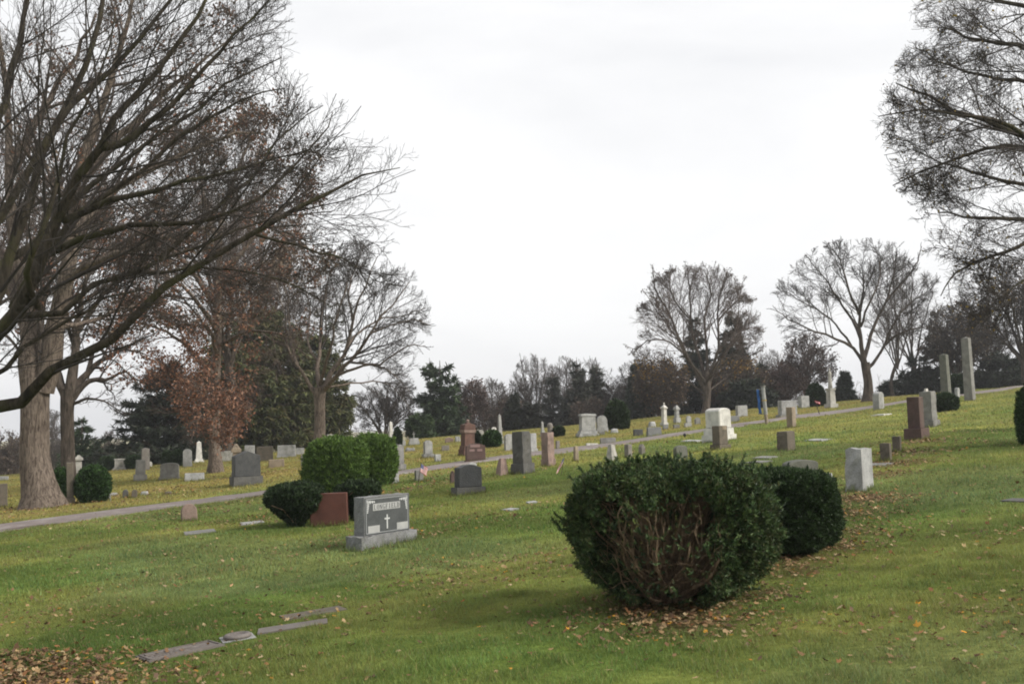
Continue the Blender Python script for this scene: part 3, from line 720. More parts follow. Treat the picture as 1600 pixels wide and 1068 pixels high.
S('tab', 448, 714, 30, 18, .4, 'lgrey', 'flat', 80, 'headstone', 'wide pale grey block on a base left of the bright green bushes', hb=.18, tw=.94)
S('blk', 469, 710, 13, 10, .5, 'lgrey', 'flat', 75, 'headstone', 'little pale block next to the wide pale block by the bare tree')
S('blk', 474, 728, 8, 17, .6, 'grey', 'flat', 70, 'headstone', 'grey stone half hidden at the left side of the green bushes')
S('blk', 168, 782, 10, 12, .5, 'grey', 'round', 75, 'grave_marker', 'tiny grey round topped marker nearest the bush by the road', group=None)
S('blk', 196, 777, 9, 12, .5, 'dgrey', 'round', 75, 'grave_marker', 'tiny dark round topped marker, left of a pair near the road')
S('blk', 210, 777, 9, 12, .5, 'brown', 'round', 75, 'grave_marker', 'tiny brown round topped marker, right of a pair near the road')
S('boulder', 226, 773, 15, 5, .5, 'lgrey', 'flat', 80, 'grave_marker', 'low pale marker lying right of the pair of tiny round stones')
S('boulder', 178, 774, 14, 4, .5, 'lgrey', 'flat', 80, 'grave_marker', 'low pale marker lying between the tiny grey and dark stones')
S('boulder', 263, 772, 14, 4, .5, 'brown', 'flat', 80, 'grave_marker', 'low brown marker in the leaves above the road and pink stone')
S('blk', 296, 814, 25, 26, .32, 'pink', 'round', 66, 'headstone', 'small pink round topped headstone on the near side of the road')
S('col', 123, 741, 15, 29, .9, 'dirty', 'cap', 70, 'column_monument', 'whitish capped pedestal showing above the clipped bush by the oak', hb=.12)
S('mon', 188, 734, 24, 17, .5, 'dirty', 'flat', 80, 'headstone', 'pale low monument between two dark clipped bushes on the left')
S('pil', 110, 787, 14, 62, .9, 'brown', 'flat', 70, 'pillar_stone', 'dark brown pillar squeezed between the two bushes by the oak', hb=.15, tw=.75)
S('blk', 235, 729, 5, 8, .6, 'white', 'round', 70, 'grave_marker', 'tiny white stone just right of the rose pillar')
# --- centre, beyond the road
S('mon', 517, 722, 14, 42, .8, 'dirty', 'arch', 70, 'headstone', 'pale round topped stone peeping over the bright green bushes')
S('obe', 611, 697, 13, 38, .9, 'white', 'flat', 60, 'obelisk', 'slender cream white obelisk just right of the green bushes', hb=.16)
S('tab', 623, 737, 24, 41, .9, 'grey', 'serp', 55, 'headstone', 'tall grey headstone half hidden behind the right green bush', rough=True, hb=.28, tw=.72)
S('blk', 617, 755, 13, 17, .6, 'lgrey', 'flat', 60, 'grave_marker', 'small pale block against the right side of the green bushes')
S('blk', 655, 751, 15, 16, .35, 'grey', 'flat', 55, 'grave_marker', 'small grey upright marker right behind the flag by the road')
S('blk', 629, 697, 10, 11, .6, 'lgrey', 'gable', 70, 'headstone', 'pale peaked stone between the cream obelisk and a cross')
S('cross', 647, 695, 18, 20, .6, 'lgrey', 'flat', 80, 'cross_monument', 'pale stepped base carrying a thin cross near the cream obelisk')
S('tab', 669, 715, 20, 26, .55, 'lgrey', 'serp', 64, 'headstone', 'pale grey headstone on a base alone in the yellow grass', hb=.22, tw=.74)
S('blk', 684, 721, 11, 11, .6, 'lgrey', 'flat', 64, 'grave_marker', 'small pale cube marker beside the lone pale headstone')
S('boulder', 641, 705, 18, 5, .4, 'grey', 'flat', 82, 'grave_marker', 'low grey marker below the pale base with the cross')
S('blk', 696, 704, 12, 8, .4, 'rosegrey', 'flat', 82, 'grave_marker', 'small squat rose grey marker left of the red gabled monument')
S('blk', 702, 691, 14, 8, .6, 'pink', 'gable', 80, 'headstone', 'squat pinkish peaked stone far behind, under the dark pine')
S('boulder', 715, 690, 10, 8, .7, 'lgrey', 'flat', 80, 'grave_marker', 'small pale rounded stone left of the red gabled monument top')
S('templ', 731, 712, 30, 54, .8, 'red', 'step', 60, 'pedestal_monument', 'tall red stone monument with a stepped gabled top', hb=.3)
S('tab', 743, 722, 36, 28, .3, 'maroon', 'serp', 72, 'headstone', 'maroon headstone with pale lettering panels in front of the red monument', hb=.12, tw=.9, panels=[(-.04, .86, .5, .16), (-.2, .6, .26, .14), (.2, .6, .26, .14)], panel_mat=plain('faded lettering panel', (0.22, 0.15, 0.14), 0.8))
S('blk', 752, 694, 10, 22, .5, 'dirty', 'round', 72, 'headstone', 'narrow whitish round topped stone at the left of a round bush')
S('blk', 772, 694, 9, 26, .5, 'white', 'round', 72, 'headstone', 'white round top showing just above the round bush')
S('obe', 782, 694, 12, 46, .9, 'lgrey', 'flat', 62, 'obelisk', 'grey white obelisk standing right behind the round bush', hb=.2)
S('blk', 796, 704, 17, 25, .4, 'lgrey', 'arch', 66, 'headstone', 'pale upright headstone just left of the tall rough dark stone')
S('tab', 833, 707, 16, 29, .5, 'lgrey', 'flat', 60, 'headstone', 'pale headstone showing right behind the tall rough dark stone', hb=.2, tw=.8)
S('blk', 871.5, 702, 7, 13, .6, 'rosegrey', 'flat', 60, 'grave_marker', 'slim rose grey marker to the right of the pink pillar')
S('drum', 860, 683, 14, 22, 1, 'rosegrey', 'flat', 60, 'drum_monument', 'round pale pink drum monument with a lid behind the pink pillar', hb=.08)
S('obe', 848, 682, 9, 23, .9, 'lgrey', 'flat', 60, 'obelisk', 'tiny grey obelisk close beside the round drum monument', hb=.25)
S('mon', 918, 682, 37, 34, .6, 'lgrey', 'flat', 76, 'pedestal_monument', 'large pale grey monument with stepped base left of the dark round yew')
S('tab', 941, 675, 20, 25, .4, 'lgrey', 'round', 76, 'headstone', 'pale arched headstone touching the left side of the dark yew', hb=.25, tw=.9)
S('boulder', 960, 676, 14, 6, .5, 'lgrey', 'flat', 82, 'grave_marker', 'low pale mound marker in front of the dark round yew')
S('blk', 940, 679, 10, 5, .5, 'grey', 'flat', 82, 'grave_marker', 'low grey marker at the foot of the pale arched headstone')
S('blk', 997, 681, 16, 10, .35, 'dark', 'flat', 74, 'grave_marker', 'small dark block marker above the road, right of the yew')
S('slant', 1022, 681, 25, 13, .4, 'bluegrey', 'flat', 76, 'headstone', 'wide low blue grey stone next to the small dark block')
S('col', 1038, 665, 13, 35, .9, 'white', 'gabled', 62, 'column_monument', 'white column monument with a peaked finial cap', hb=.14)
S('col', 1058, 661, 12, 27, .9, 'lgrey', 'cap', 62, 'column_monument', 'grey column monument with a flat cap on a wide base', hb=.3)
S('blk', 1076, 661, 9, 11, .45, 'lgrey', 'round', 70, 'headstone', 'small pale round topped stone right of the two columns')
S('blk', 1090, 663, 10, 11, .5, 'grey', 'gable', 70, 'headstone', 'small grey peaked stone left of the big white monument')
S('blk', 1075, 667, 12, 6, .5, 'lgrey', 'flat', 78, 'grave_marker', 'low pale marker in front of the small round topped stone')
S('blk', 1057, 669, 11, 6, .5, 'grey', 'flat', 78, 'grave_marker', 'low grey marker in front of the capped grey column')
S('slant', 1040, 671, 10, 8, .6, 'bluegrey', 'flat', 78, 'grave_marker', 'small blue grey slanted marker at the foot of the white column')
S('boulder', 1019, 667, 14, 8, .6, 'lgrey', 'flat', 78, 'grave_marker', 'pale rounded stone behind the wide low blue grey one')
S('slant', 925, 697, 20, 4.5, .6, 'white', 'flat', 84, 'grave_marker', 'flat white marker on the grass just above the road')
S('slant', 950, 694, 26, 10, .35, 'grey', 'flat', 82, 'headstone', 'low wide grey stone on the grass just above the road')
S('slant', 1148, 659, 17, 9, .5, 'bluegrey', 'flat', 76, 'headstone', 'low blue grey stone behind the big white monument')
S('blk', 1159, 651, 19, 17, .35, 'lgrey', 'flat', 70, 'headstone', 'pale square stone left of the blue banner pole')
S('tab', 1231, 651, 38, 25, .35, 'lgrey', 'ears', 70, 'headstone', 'wide pale stone with darker end posts behind a pinkish pillar', hb=.14, tw=.8, base_color='grey')
S('blk', 1256, 637, 18, 18, .6, 'lgrey', 'flat', 66, 'headstone', 'pale block stone left of the round dark bush on the hill')
S('statue', 1299, 637, 22, 60, .9, 'dirty', 'flat', 62, 'statue_monument', 'tall grey monument with a statue right of the round bush')
# --- on the near slope, this side of the road
S('wedge', 785, 743, 25, 25, .75, 'pink', 'flat', 50, 'headstone', 'pink rough pyramid shaped stone left of the tall dark one', rough=True)
S('pil', 817, 741, 39, 63, .95, 'dgrey', 'flat', 42, 'headstone', 'tall thick charcoal stone with rough rock faces on a heavy base', rough=True, hb=.24, tw=.74)
S('pil', 857, 728, 24, 50, .9, 'pink', 'flat', 42, 'pillar_stone', 'tall pink rough faced pillar on a base near the second flag', rough=True, hb=.2, tw=.86)
S('tab', 732, 774, 56, 44, .32, 'dark', 'serp', 52, 'headstone', 'polished dark granite headstone with a wavy top on a long base', hb=.24, tw=.8, base_color='dgrey')
S('blk', 707, 755, 9, 19, .7, 'maroon', 'gable', 55, 'grave_marker', 'small maroon stone half hidden left of the dark wavy headstone')
S('tab', 738, 737, 19, 14, .5, 'lgrey', 'gable', 60, 'headstone', 'pale low stone peeping above the dark wavy headstone')
S('boulder', 900, 720, 11, 22, .6, 'tan', 'flat', 45, 'grave_marker', 'small upright tan fieldstone standing by the road', rough=True)
S('wedge', 956, 721, 23, 25, .7, 'dirty', 'flat', 35, 'headstone', 'whitish pyramid shaped stone on the near side of the road', rough=True)
S('blk', 982, 715, 13, 20, .8, 'rosegrey', 'flat', 45, 'headstone', 'small rose grey post stone right of the whitish pyramid')
S('blk', 1003, 710, 11, 16, .8, 'rosegrey', 'gable', 45, 'headstone', 'smallest rose grey post stone, second from the whitish pyramid')
S('slant', 1064, 719, 26, 22, .5, 'greygreen', 'arch', 60, 'headstone', 'grey round shouldered stone seen over the big near bush')
S('mon2', 1124, 690, 54, 50, .75, 'white', 'arch', 44, 'pedestal_monument', 'massive bright white monument with a curved top near the road', hb=.3)
S('tab', 1126, 702, 33, 35, .6, 'brown', 'flat', 44, 'headstone', 'brown grey headstone standing in front of the massive white monument', hb=.2, tw=.74, panels=[(.12, .88, .5, .2)], panel_mat=MS['tan'])
S('pil', 1237, 668, 16, 31, .8, 'tan', 'flat', 40, 'pillar_stone', 'pinkish tan pillar standing alone beside the road', hb=.01, tw=.97, lean=(-1.2, 0))
S('blk', 1229, 705, 28, 29, .8, 'brown', 'flat', 44, 'headstone', 'squat brown rough block alone in the middle of the slope', rough=True)
S('blk', 1251, 748, 58, 27, .32, 'greygreen', 'arch', 62, 'headstone', 'wide grey curved top stone showing over the second dark bush')
S('boulder', 1293, 757, 22, 16, .7, 'lgrey', 'flat', 60, 'grave_marker', 'pale rounded boulder marker right of the wide curved stone')
S('blk', 1344, 768, 39, 62, .50, 'lgrey', 'flat', 31, 'headstone', 'upright pale granite headstone in leaf litter behind the near bushes', rough=True)
S('blk', 1373, 640, 17, 27, .6, 'lgrey', 'arch', 44, 'headstone', 'pale stone with a dark base by the road under the spreading tree')
S('blk', 1385, 721, 18, 27, .8, 'brown', 'flat', 30, 'grave_marker', 'nearer of two small rough brown stones in the leaf litter', rough=True)
S('blk', 1402, 706, 14, 23, .8, 'brown', 'flat', 30, 'grave_marker', 'farther of two small rough brown stones in the leaf litter', rough=True)
S('pil', 1433, 687, 39, 64, .75, 'maroon', 'flat', 40, 'headstone', 'slim maroon granite shaft on a wide rough base', hb=.26, tw=.52, lean=(-1.5, 0), rough=False)
S('pil', 1452, 668, 33, 54, .8, 'grey', 'flat', 40, 'headstone', 'grey granite pillar on a base right behind the maroon shaft', hb=.2, tw=.72, lean=(-1.5, 0), rough=True)
S('shaftonly', 1479, 622, 16, 66, .8, 'greygreen', 'flat', 40, 'obelisk', 'mottled grey green leaning stone shaft behind the low clipped bush', lean=(-2.4, 0), rough=True)
S('shaftonly', 1516, 626, 17, 95, .8, 'grey', 'flat', 40, 'obelisk', 'tallest slender grey stone shaft, leaning, on the hilltop at right', lean=(-3.0, 0))
S('blk', 1496, 622, 8, 16, .7, 'lgrey', 'round', 50, 'grave_marker', 'little pale round topped post between the two tall shafts')
S('blk', 1447.5, 616, 6, 9, .6, 'white', 'flat', 50, 'grave_marker', 'tiny white post on the crest behind the grey pillar')

# --- Longfield headstone
def glyph(ch):
    """serif capitals on a 0.7 x 1 cell as rectangles / ring arcs -> quads"""
    q = []
    def r(x0, y0, x1, y1): q.append([(x0, y0), (x1, y0), (x1, y1), (x0, y1)])
    def sl(x0, y0, x1, y1, w): q.append([(x0, y0), (x0 + w, y0), (x1 + w, y1), (x1, y1)])
    def arc(cx, cy, rx, ry, a0, a1, w, n=12):
        for a, b in zip(np.linspace(a0, a1, n + 1)[:-1], np.linspace(a0, a1, n + 1)[1:]):
            f = lambda t, k: (cx + (rx - k * (0.05 + w * abs(math.cos(t)))) * math.cos(t), cy + (ry - k * (0.05 + 0.03 * abs(math.cos(t)))) * math.sin(t))
            q.append([f(a, 1), f(a, 0), f(b, 0), f(b, 1)])
    st = lambda x: (r(x, 0, x + .14, 1), r(x - .07, 0, x + .21, .06), r(x - .07, .94, x + .21, 1))
    if ch == 'L': st(.10); r(.10, 0, .62, .07); r(.55, .07, .62, .26)
    if ch == 'I': st(.28)
    if ch in 'EF':
        st(.10); r(.24, .93, .60, 1); r(.54, .76, .60, .93); r(.24, .48, .46, .55); r(.41, .41, .46, .62)
        if ch == 'E': r(.24, 0, .62, .07); r(.56, .07, .62, .26)
    if ch == 'N': r(.08, 0, .14, 1); r(.02, 0, .21, .06); r(.54, 0, .60, 1); r(.46, .94, .67, 1); sl(.47, 0, .05, 1, .14)
    if ch == 'O': arc(.35, .5, .33, .52, 0, 2 * PI, .10, 20)
    if ch == 'G': arc(.36, .5, .34, .52, R(50), R(325), .10, 18); r(.50, .06, .63, .44); r(.43, .40, .69, .46); r(.55, .74, .60, .96)
    if ch == 'D': st(.08); arc(.20, .5, .48, .5, -PI / 2, PI / 2, .09, 12)
    return q
def flat_quads(name, quads, y, mat, parent, th=0.004):
    """raised quads in the xz plane at y (front is -y)"""
    bm = bmesh.new()
    for q in quads:
        f = [bm.verts.new((x, y - th, z)) for x, z in q]; b = [bm.verts.new((x, y, z)) for x, z in q]
        bm.faces.new(f); n = len(q)
        for i in range(n): bm.faces.new((f[(i + 1) % n], f[i], b[i], b[(i + 1) % n]))
    bmesh.ops.recalc_face_normals(bm, faces=bm.faces[:])
    return bobj(name, bm, mat, parent)
def longfield():
    c, w, t, s = spot(598, 858, 116, .27, 36); c[2] -= 0.03; FEET.append((c[0], c[1], w, t, PI / 2 - R(36)))
    h = 80 * s; bh = 22 * s; g = np.random.default_rng(5)
    root = tag(empty('headstone', c, PI / 2 - R(36)), 'slate grey granite headstone reading LONGFIELD with a cross', 'gravestone')
    bobj('base', gridbox(w, t, bh + .2, (18, 6, 5), 0.02, jit=0.012, g=g, z0=-.2), MS['bluegrey'], root)
    tw, tt, th = w * 0.80, t * 0.62, h - bh
    bm = gridbox(tw, tt, th, (12, 6, 10), 0.0, jit=0.006, g=g, z0=bh, smooth_front=True)
    tab = bobj('tablet', bm, MS['bluegrey'], root)
    yf = -tt / 2
    # polished face, thin frame line, ornaments, name plate, cross, date plates
    face = flat_quads('polished_face', [[(-tw * .488, bh + th * .02), (tw * .488, bh + th * .02), (tw * .488, bh + th * .975), (-tw * .488, bh + th * .975)]], yf, MS['slate'], root, .004)
    y = yf - .004
    X = lambda u: u * tw; Z = lambda v: bh + v * th
    fr = []
    lw = .005
    for (u0, v0, u1, v1) in ((-.46, .945, .46, .945), (-.46, .06, .46, .06)): fr.append([(X(u0), Z(v0) - lw), (X(u1), Z(v1) - lw), (X(u1), Z(v1) + lw), (X(u0), Z(v0) + lw)])
    for u in (-.46, .46): fr.append([(X(u) - lw, Z(.06)), (X(u) + lw, Z(.06)), (X(u) + lw, Z(.945)), (X(u) - lw, Z(.945))])
    flat_quads('frame_line', fr, y, plain('etched line', (0.24, 0.25, 0.255), .8), root, .0015)
    for sgn in (-1, 1):                                           # leafy corner ornaments
        q = []
        def petal(u, v, a, L, wd):
            ca, sa = math.cos(a), math.sin(a); cx_, cz = X(u), Z(v)
            P_ = [(0, 0), (L * .35, -wd), (L * .75, -wd * .6), (L, 0), (L * .75, wd * .6), (L * .35, wd)]
            q.append([(cx_ + sgn * 0 + (x * ca - zz * sa), cz + (x * sa + zz * ca)) for x, zz in P_])
        for k in range(7):
            u = sgn * (.445 - .026 * k); v = .93 - .006 * k; petal(u, v, R(270 if k % 2 else 250 + 40 * (sgn < 0)), .06 - .005 * k, .011)
            u = sgn * .445; v = .90 - .048 * k; petal(u, v, R(180 + 25 if sgn > 0 else -25), .06 - .006 * k, .011)
        flat_quads('corner_ornament', q, y, M_CARVE, root, .003)
    pl = flat_quads('name_panel', [[(X(-.315), Z(.635)), (X(.285), Z(.635)), (X(.285), Z(.815)), (X(-.315), Z(.815))]], y, M_PANEL, root, .003)
    word = 'LONGFIELD'; cw = X(.575) / len(word); chh = th * .13
    for i, ch in enumerate(word):
        flat_quads('letter', [[(X(-.302) + cw * (i + .06 + a * 1.2), Z(.66) + b * chh) for a, b in q] for q in glyph(ch)], y - .003, M_LETTER, pl, .002)
    cr = [[(X(-.022), Z(.13)), (X(.004), Z(.13)), (X(.004), Z(.50)), (X(-.022), Z(.50))], [(X(-.066), Z(.375)), (X(-.0221), Z(.375)), (X(-.0221), Z(.415)), (X(-.066), Z(.415))], [(X(.0041), Z(.375)), (X(.048), Z(.375)), (X(.048), Z(.415)), (X(.0041), Z(.415))]]
    flat_quads('cross', cr, y, M_CARVE, root, .003)
    for u in (-.30, .33): flat_quads('date_panel', [[(X(u - .125), Z(.07)), (X(u + .125), Z(.07)), (X(u + .125), Z(.25)), (X(u - .125), Z(.25))]], y, M_PANEL, root, .003)
longfield()
# --- red block between the clipped yews
S('blk', 515, 822, 60, 49, .2, 'redsmooth', 'flat', 88, 'headstone', 'plain polished red granite block between two dark clipped yews')

# --- flush markers in the turf
BARE, LITTER = [], []
def plaque(name, label, p0, p1, dep, mat, raised=True, hgt=0.016, group=None, hole=False):
    a, b = at(*p0), at(*p1); ax = (b - a)[:2]; L = np.linalg.norm(ax); ax /= L; c = (a + b) / 2
    z = float(H(c[0], c[1])); ang = math.atan2(ax[1], ax[0])
    sl = math.atan2(float(H(*b[:2]) - H(*a[:2])), L)
    ny_ = np.array((-ax[1], ax[0])); sl2 = math.atan2(float(H(*(c[:2] + ny_ * .2)) - H(*(c[:2] - ny_ * .2))), .4)
    root = tag(empty(name, (c[0], c[1], z)), label, 'grave marker', group); root.rotation_euler = (sl2, -sl, ang)
    bobj('slab', gridbox(L, dep, hgt + .08, (1, 1, 1), 0, z0=-.08, bev=.008), mat, root)
    if raised:
        bm = gridbox(L * .92, .014, .008, (1, 1, 1), 0, z0=hgt, bev=0)
        bmesh.ops.translate(bm, verts=bm.verts, vec=(0, dep * .42, 0))
        for yy, x0, x1 in ((-.42, -.46, .46),): 
            k = gridbox(L * (x1 - x0), .014, .008, (1, 1, 1), 0, z0=hgt, bev=0); bmesh.ops.translate(k, verts=k.verts, vec=(0, dep * yy, 0)); merge(bm, k)
        for xx in (-.465, .465):
            k = gridbox(.014, dep * .84, .008, (1, 1, 1), 0, z0=hgt, bev=0); bmesh.ops.translate(k, verts=k.verts, vec=(L * xx, 0, 0)); merge(bm, k)
        bobj('raised_border', bm, mat, root)
        bm = gridbox(L * .36, dep * .13, .010, (4, 1, 1), 0, z0=hgt, bev=0); bmesh.ops.translate(bm, verts=bm.verts, vec=(-L * .24, dep * .24, 0)); bobj('name_bar', bm, mat, root)
        for r_ in range(2):
            bm = gridbox(L * (.72 - .2 * r_), dep * .05, .005, (30, 1, 1), 0, z0=hgt, bev=0, jit=.003); bmesh.ops.translate(bm, verts=bm.verts, vec=(-L * (.05 + .09 * r_), dep * (.02 - .2 * r_), 0)); bobj('raised_line', bm, mat, root)
    BARE.append((c[0], c[1], ax[0], ax[1], L / 2 + .015, dep / 2 + .03))
    return root
plaque('bronze_marker', 'bronze flush grave marker with a raised border, nearest in the turf', (222, 1031), (340, 1005.5), .30, MS['bronze'])
vp = plaque('vase_plate', 'square granite plate with a round bronze vase ring beside the bronze marker', (345, 1000.5), (397, 992), .28, MS['lgrey'], False, .006)
v_ = lathe_bm([(.105, 0), (.115, .018), (.10, .034), (.075, .036), (.06, .022), (.026, .018), (.022, .022), (.012, .023)], 28, .004); bobj('vase_ring', v_, MS['bronze'], vp, True)
plaque('bronze_marker', 'bronze flush marker directly beyond the round vase ring', (403, 987), (512, 970.5), .28, MS['bronze'], False, .014)
plaque('flat_marker', 'dark flush stone marker, farthest of the row in the near turf', (442, 966), (536, 950), .24, MS['brown'], False, .014)
plaque('flat_marker', 'grey flush marker in the grass right of the small pink stone', (288, 834), (336, 829), .55, MS['grey'], False, .02)
plaque('flat_marker', 'pale flush marker in the grass left of the dark yew', (376, 819), (412, 815), .5, MS['lgrey'], False, .02)
plaque('flat_marker', 'pale flush marker in the grass below the tall charcoal stone', (790, 797.5), (806, 795), .4, MS['lgrey'], False, .02)
plaque('flat_marker', 'pale flush marker in the grass near the left of the big near bush', (824, 786), (838, 784), .4, MS['lgrey'], False, .02)
plaque('flat_marker', 'pale flush marker in the slope right of the squat brown block', (1270, 689), (1287, 686.5), .5, MS['lgrey'], False, .03)
plaque('flat_marker', 'white flush marker below the stone under the spreading tree', (1371, 649.5), (1383, 648), .7, MS['white'], False, .05)
plaque('flat_marker', 'long grey flush marker just above the second dark bush', (1176, 724), (1196, 721), .4, MS['grey'], False, .03)
plaque('flat_marker', 'grey flush marker in the grass above the big near bush', (1188, 717), (1203, 714), .4, MS['grey'], False, .03)
plaque('flat_marker', 'grey flush marker beside the two small rough brown stones', (1364, 729), (1380, 725), .4, MS['grey'], False, .03)
plaque('flat_marker', 'dark flush marker at the right edge of the photo', (1586, 784), (1606, 780), .4, MS['dgrey'], False, .015)
plaque('flat_marker', 'pale flush marker on the grass left of the big white monument', (1076, 690), (1090, 688), .6, MS['lgrey'], False, .03)

# --- flags, banner, lamp-like globe
def flag_quads(nx=10, ny=13, w=.45, h=.30):
    pass
M_FRED = plain('red flag cloth', (0.50, 0.035, 0.045), .8, var=.05); M_FWHITE = plain('white flag cloth', (0.78, 0.77, 0.75), .8, var=.04); M_FBLUE = plain('blue flag cloth', (0.035, 0.05, 0.20), .8, var=.05)
M_STICK = plain('dark flag stick', (0.05, 0.04, 0.035), .7); M_GILT = plain('gilt tip', (0.4, 0.28, 0.06), .4, .6)
def flag(label, px, py, top_py, w, h, tilt, droop, yaw, scale_to=None):
    p = at(px, py); s = p[1] / FPX; ht = (py - top_py) * s
    root = tag(empty('grave_flag', p, yaw), label, 'flag', 'small flags stuck in the grass by graves')
    tx = math.tan(tilt) * ht
    v, f = tubes(np.array([[(0, 0, -.1), (tx * .5, 0, ht * .5), (tx, 0, ht)]]), np.array([[.007, .007, .006]]), 6); mk('stick', v, [f], M_STICK, root)
    v, f = tubes(np.array([[(tx, 0, ht), (tx * 1.02, 0, ht + .02), (tx * 1.04, 0, ht + .045)]]), np.array([[.007, .011, .001]]), 6); mk('tip', v, [f], M_GILT, root)
    hw = w * s; hh = h * s; nx, nz = 14, 13
    def pt(u, t):                                                 # u along the fly, t down the hoist
        k = 1 - t * hh / ht
        x = tx * k + hw * u * math.cos(droop); z = ht * k - hw * u * math.sin(droop) - .02
        return (x, hw * .16 * math.sin(u * 6.0 + t * 1.2) * u, z)
    packs = {'r': [], 'w': [], 'b': []}
    for j in range(nz):
        for i in range(nx):
            q = [pt(i / nx, (j + 1) / nz), pt((i + 1) / nx, (j + 1) / nz), pt((i + 1) / nx, j / nz), pt(i / nx, j / nz)]
            packs['b' if (i < 6 and j < 7) else ('r' if j % 2 == 0 else 'w')].append(q)
    # thin star grid on the canton
    st = []
    for j in range(5):
        for i in range(6):
            u, t = (i + .5) / 6 * 6 / nx, (j + .5) / 5 * 7 / nz; a, b = np.array(pt(u, t)), .0035
            for off in (-.003, .003):
                c_ = a + (0, off, 0); st.append([c_ + (-b, 0, 0), c_ + (0, 0, -b), c_ + (b, 0, 0), c_ + (0, 0, b)])
    cl = mk('stripes_red', np.array(packs['r']).reshape(-1, 3), [np.arange(len(packs['r']) * 4).reshape(-1, 4)], M_FRED, root)
    cl.name = 'cloth'
    mk('white_stripes', np.array(packs['w']).reshape(-1, 3), [np.arange(len(packs['w']) * 4).reshape(-1, 4)], M_FWHITE, cl)
    mk('canton', np.array(packs['b']).reshape(-1, 3), [np.arange(len(packs['b']) * 4).reshape(-1, 4)], M_FBLUE, cl)
    mk('stars', np.array(st).reshape(-1, 3), [np.arange(len(st) * 4).reshape(-1, 4)], M_FWHITE, cl)
    return root
flag('small american flag on a leaning stick by a small grey marker', 652, 764, 723, 13, 12, R(10), R(38), R(20))
flag('small american flag hanging limp on its stick beside the pink pillar', 876, 741, 711, 22, 10, R(-14), R(58), R(170))
def far_flag():
    p = at(1282, 648); s = p[1] / FPX; root = tag(empty('grave_flag', p, R(10)), 'tiny red and white flag on a thin dark stick by the road on the hill', 'flag', 'small flags stuck in the grass by graves')
    v, f = tubes(np.array([[(0, 0, -.1), (-5 * s, 0, 12 * s), (-9 * s, 0, 24 * s)]]), np.full((1, 3), .018), 6); mk('stick', v, [f], M_STICK, root)
    n = 6; P_ = [(-9 * s + 9 * s * k / n, .05 * math.sin(k), 24 * s - 4 * s * (k / n) ** .7) for k in range(n + 1)]
    for nm, o0, o1, m in (('red_band', 0, 1.2, M_FRED), ('white_band', 1.2, 2.0, M_FWHITE), ('red_band', 2.0, 3.4, M_FRED)):
        V = [(x, y, z - o * s) for (x, y, z) in P_ for o in (o0, o1)]; mk(nm, V, [[(2 * k, 2 * k + 2, 2 * k + 3, 2 * k + 1) for k in range(n)]], m, root)
far_flag()
def banner():
    p = at(1198, 662); s = p[1] / FPX; root = tag(empty('banner_post', p, R(-12)), 'tall post with a narrow blue banner beside the hill road', 'banner post')
    k = -3.5 / 59                                                  # leans slightly
    Z = lambda px: px * s
    line = lambda a, b: np.array([[(k * Z(a), 0, Z(a)), (k * Z((a + b) / 2), 0, Z((a + b) / 2)), (k * Z(b), 0, Z(b))]])
    v, f = tubes(line(-4, 17), np.full((1, 3), .07), 10); mk('wooden_post', v, [f], MS['tan'], root)
    v, f = tubes(line(15, 59), np.full((1, 3), .08), 12); mk('sleeve', v, [f], MS['lgrey'], root, True)
    v, f = tubes(line(57.5, 60), np.full((1, 3), .105), 12); mk('cap', v, [f], MS['grey'], root)
    v, f = tubes(line(36, 37.5), np.full((1, 3), .10), 12); mk('clamp', v, [f], M_GILT, root)
    V = []
    for t in np.linspace(16, 54, 9):
        for u in (-10.2, -6.4): V.append((k * Z(t) + Z(u) + Z(.3) * math.sin(t * .4), .06 * math.sin(t * .3 + u), Z(t)))
    me = mk('banner_cloth', V, [[(2 * i, 2 * i + 1, 2 * i + 3, 2 * i + 2) for i in range(8)]], plain('blue banner cloth', (0.03, 0.11, 0.33), .7, var=.25, scale=1.5), root)
    sm = me.modifiers.new('thickness', 'SOLIDIFY'); sm.thickness = .02
    for t in (16, 54):
        v, f = tubes(np.array([[(k * Z(t), 0, Z(t)), (k * Z(t) - Z(6), 0, Z(t)), (k * Z(t) - Z(11.2), 0, Z(t))]]), np.full((1, 3), .025), 6); mk('banner_arm', v, [f], MS['grey'], root)
    V = []
    for t in np.linspace(18, 52, 7): V += [(k * Z(t) + Z(-9.6), -.1, Z(t)), (k * Z(t) + Z(-8.6), -.1, Z(t))]
banner()
p = at(1070, 683); s_ = p[1] / FPX
o = tag(empty('path_lamp', p), 'small dark round path light at the road edge', 'lamp')
v, f = tubes(np.array([[(0, 0, -.1), (0, 0, .05), (0, 0, 2.2 * s_)]]), np.full((1, 3), .025), 8); mk('stem', v, [f], M_STICK, o)
bobj('globe', lathe_bm([(.01, 0), (1.6 * s_, .5 * s_), (2.6 * s_, 2 * s_), (2.5 * s_, 3.6 * s_), (1.4 * s_, 4.9 * s_), (.01, 5.3 * s_)], 16, 1.4 * s_), plain('dark globe', (0.03, 0.03, 0.032), .5), o, True)
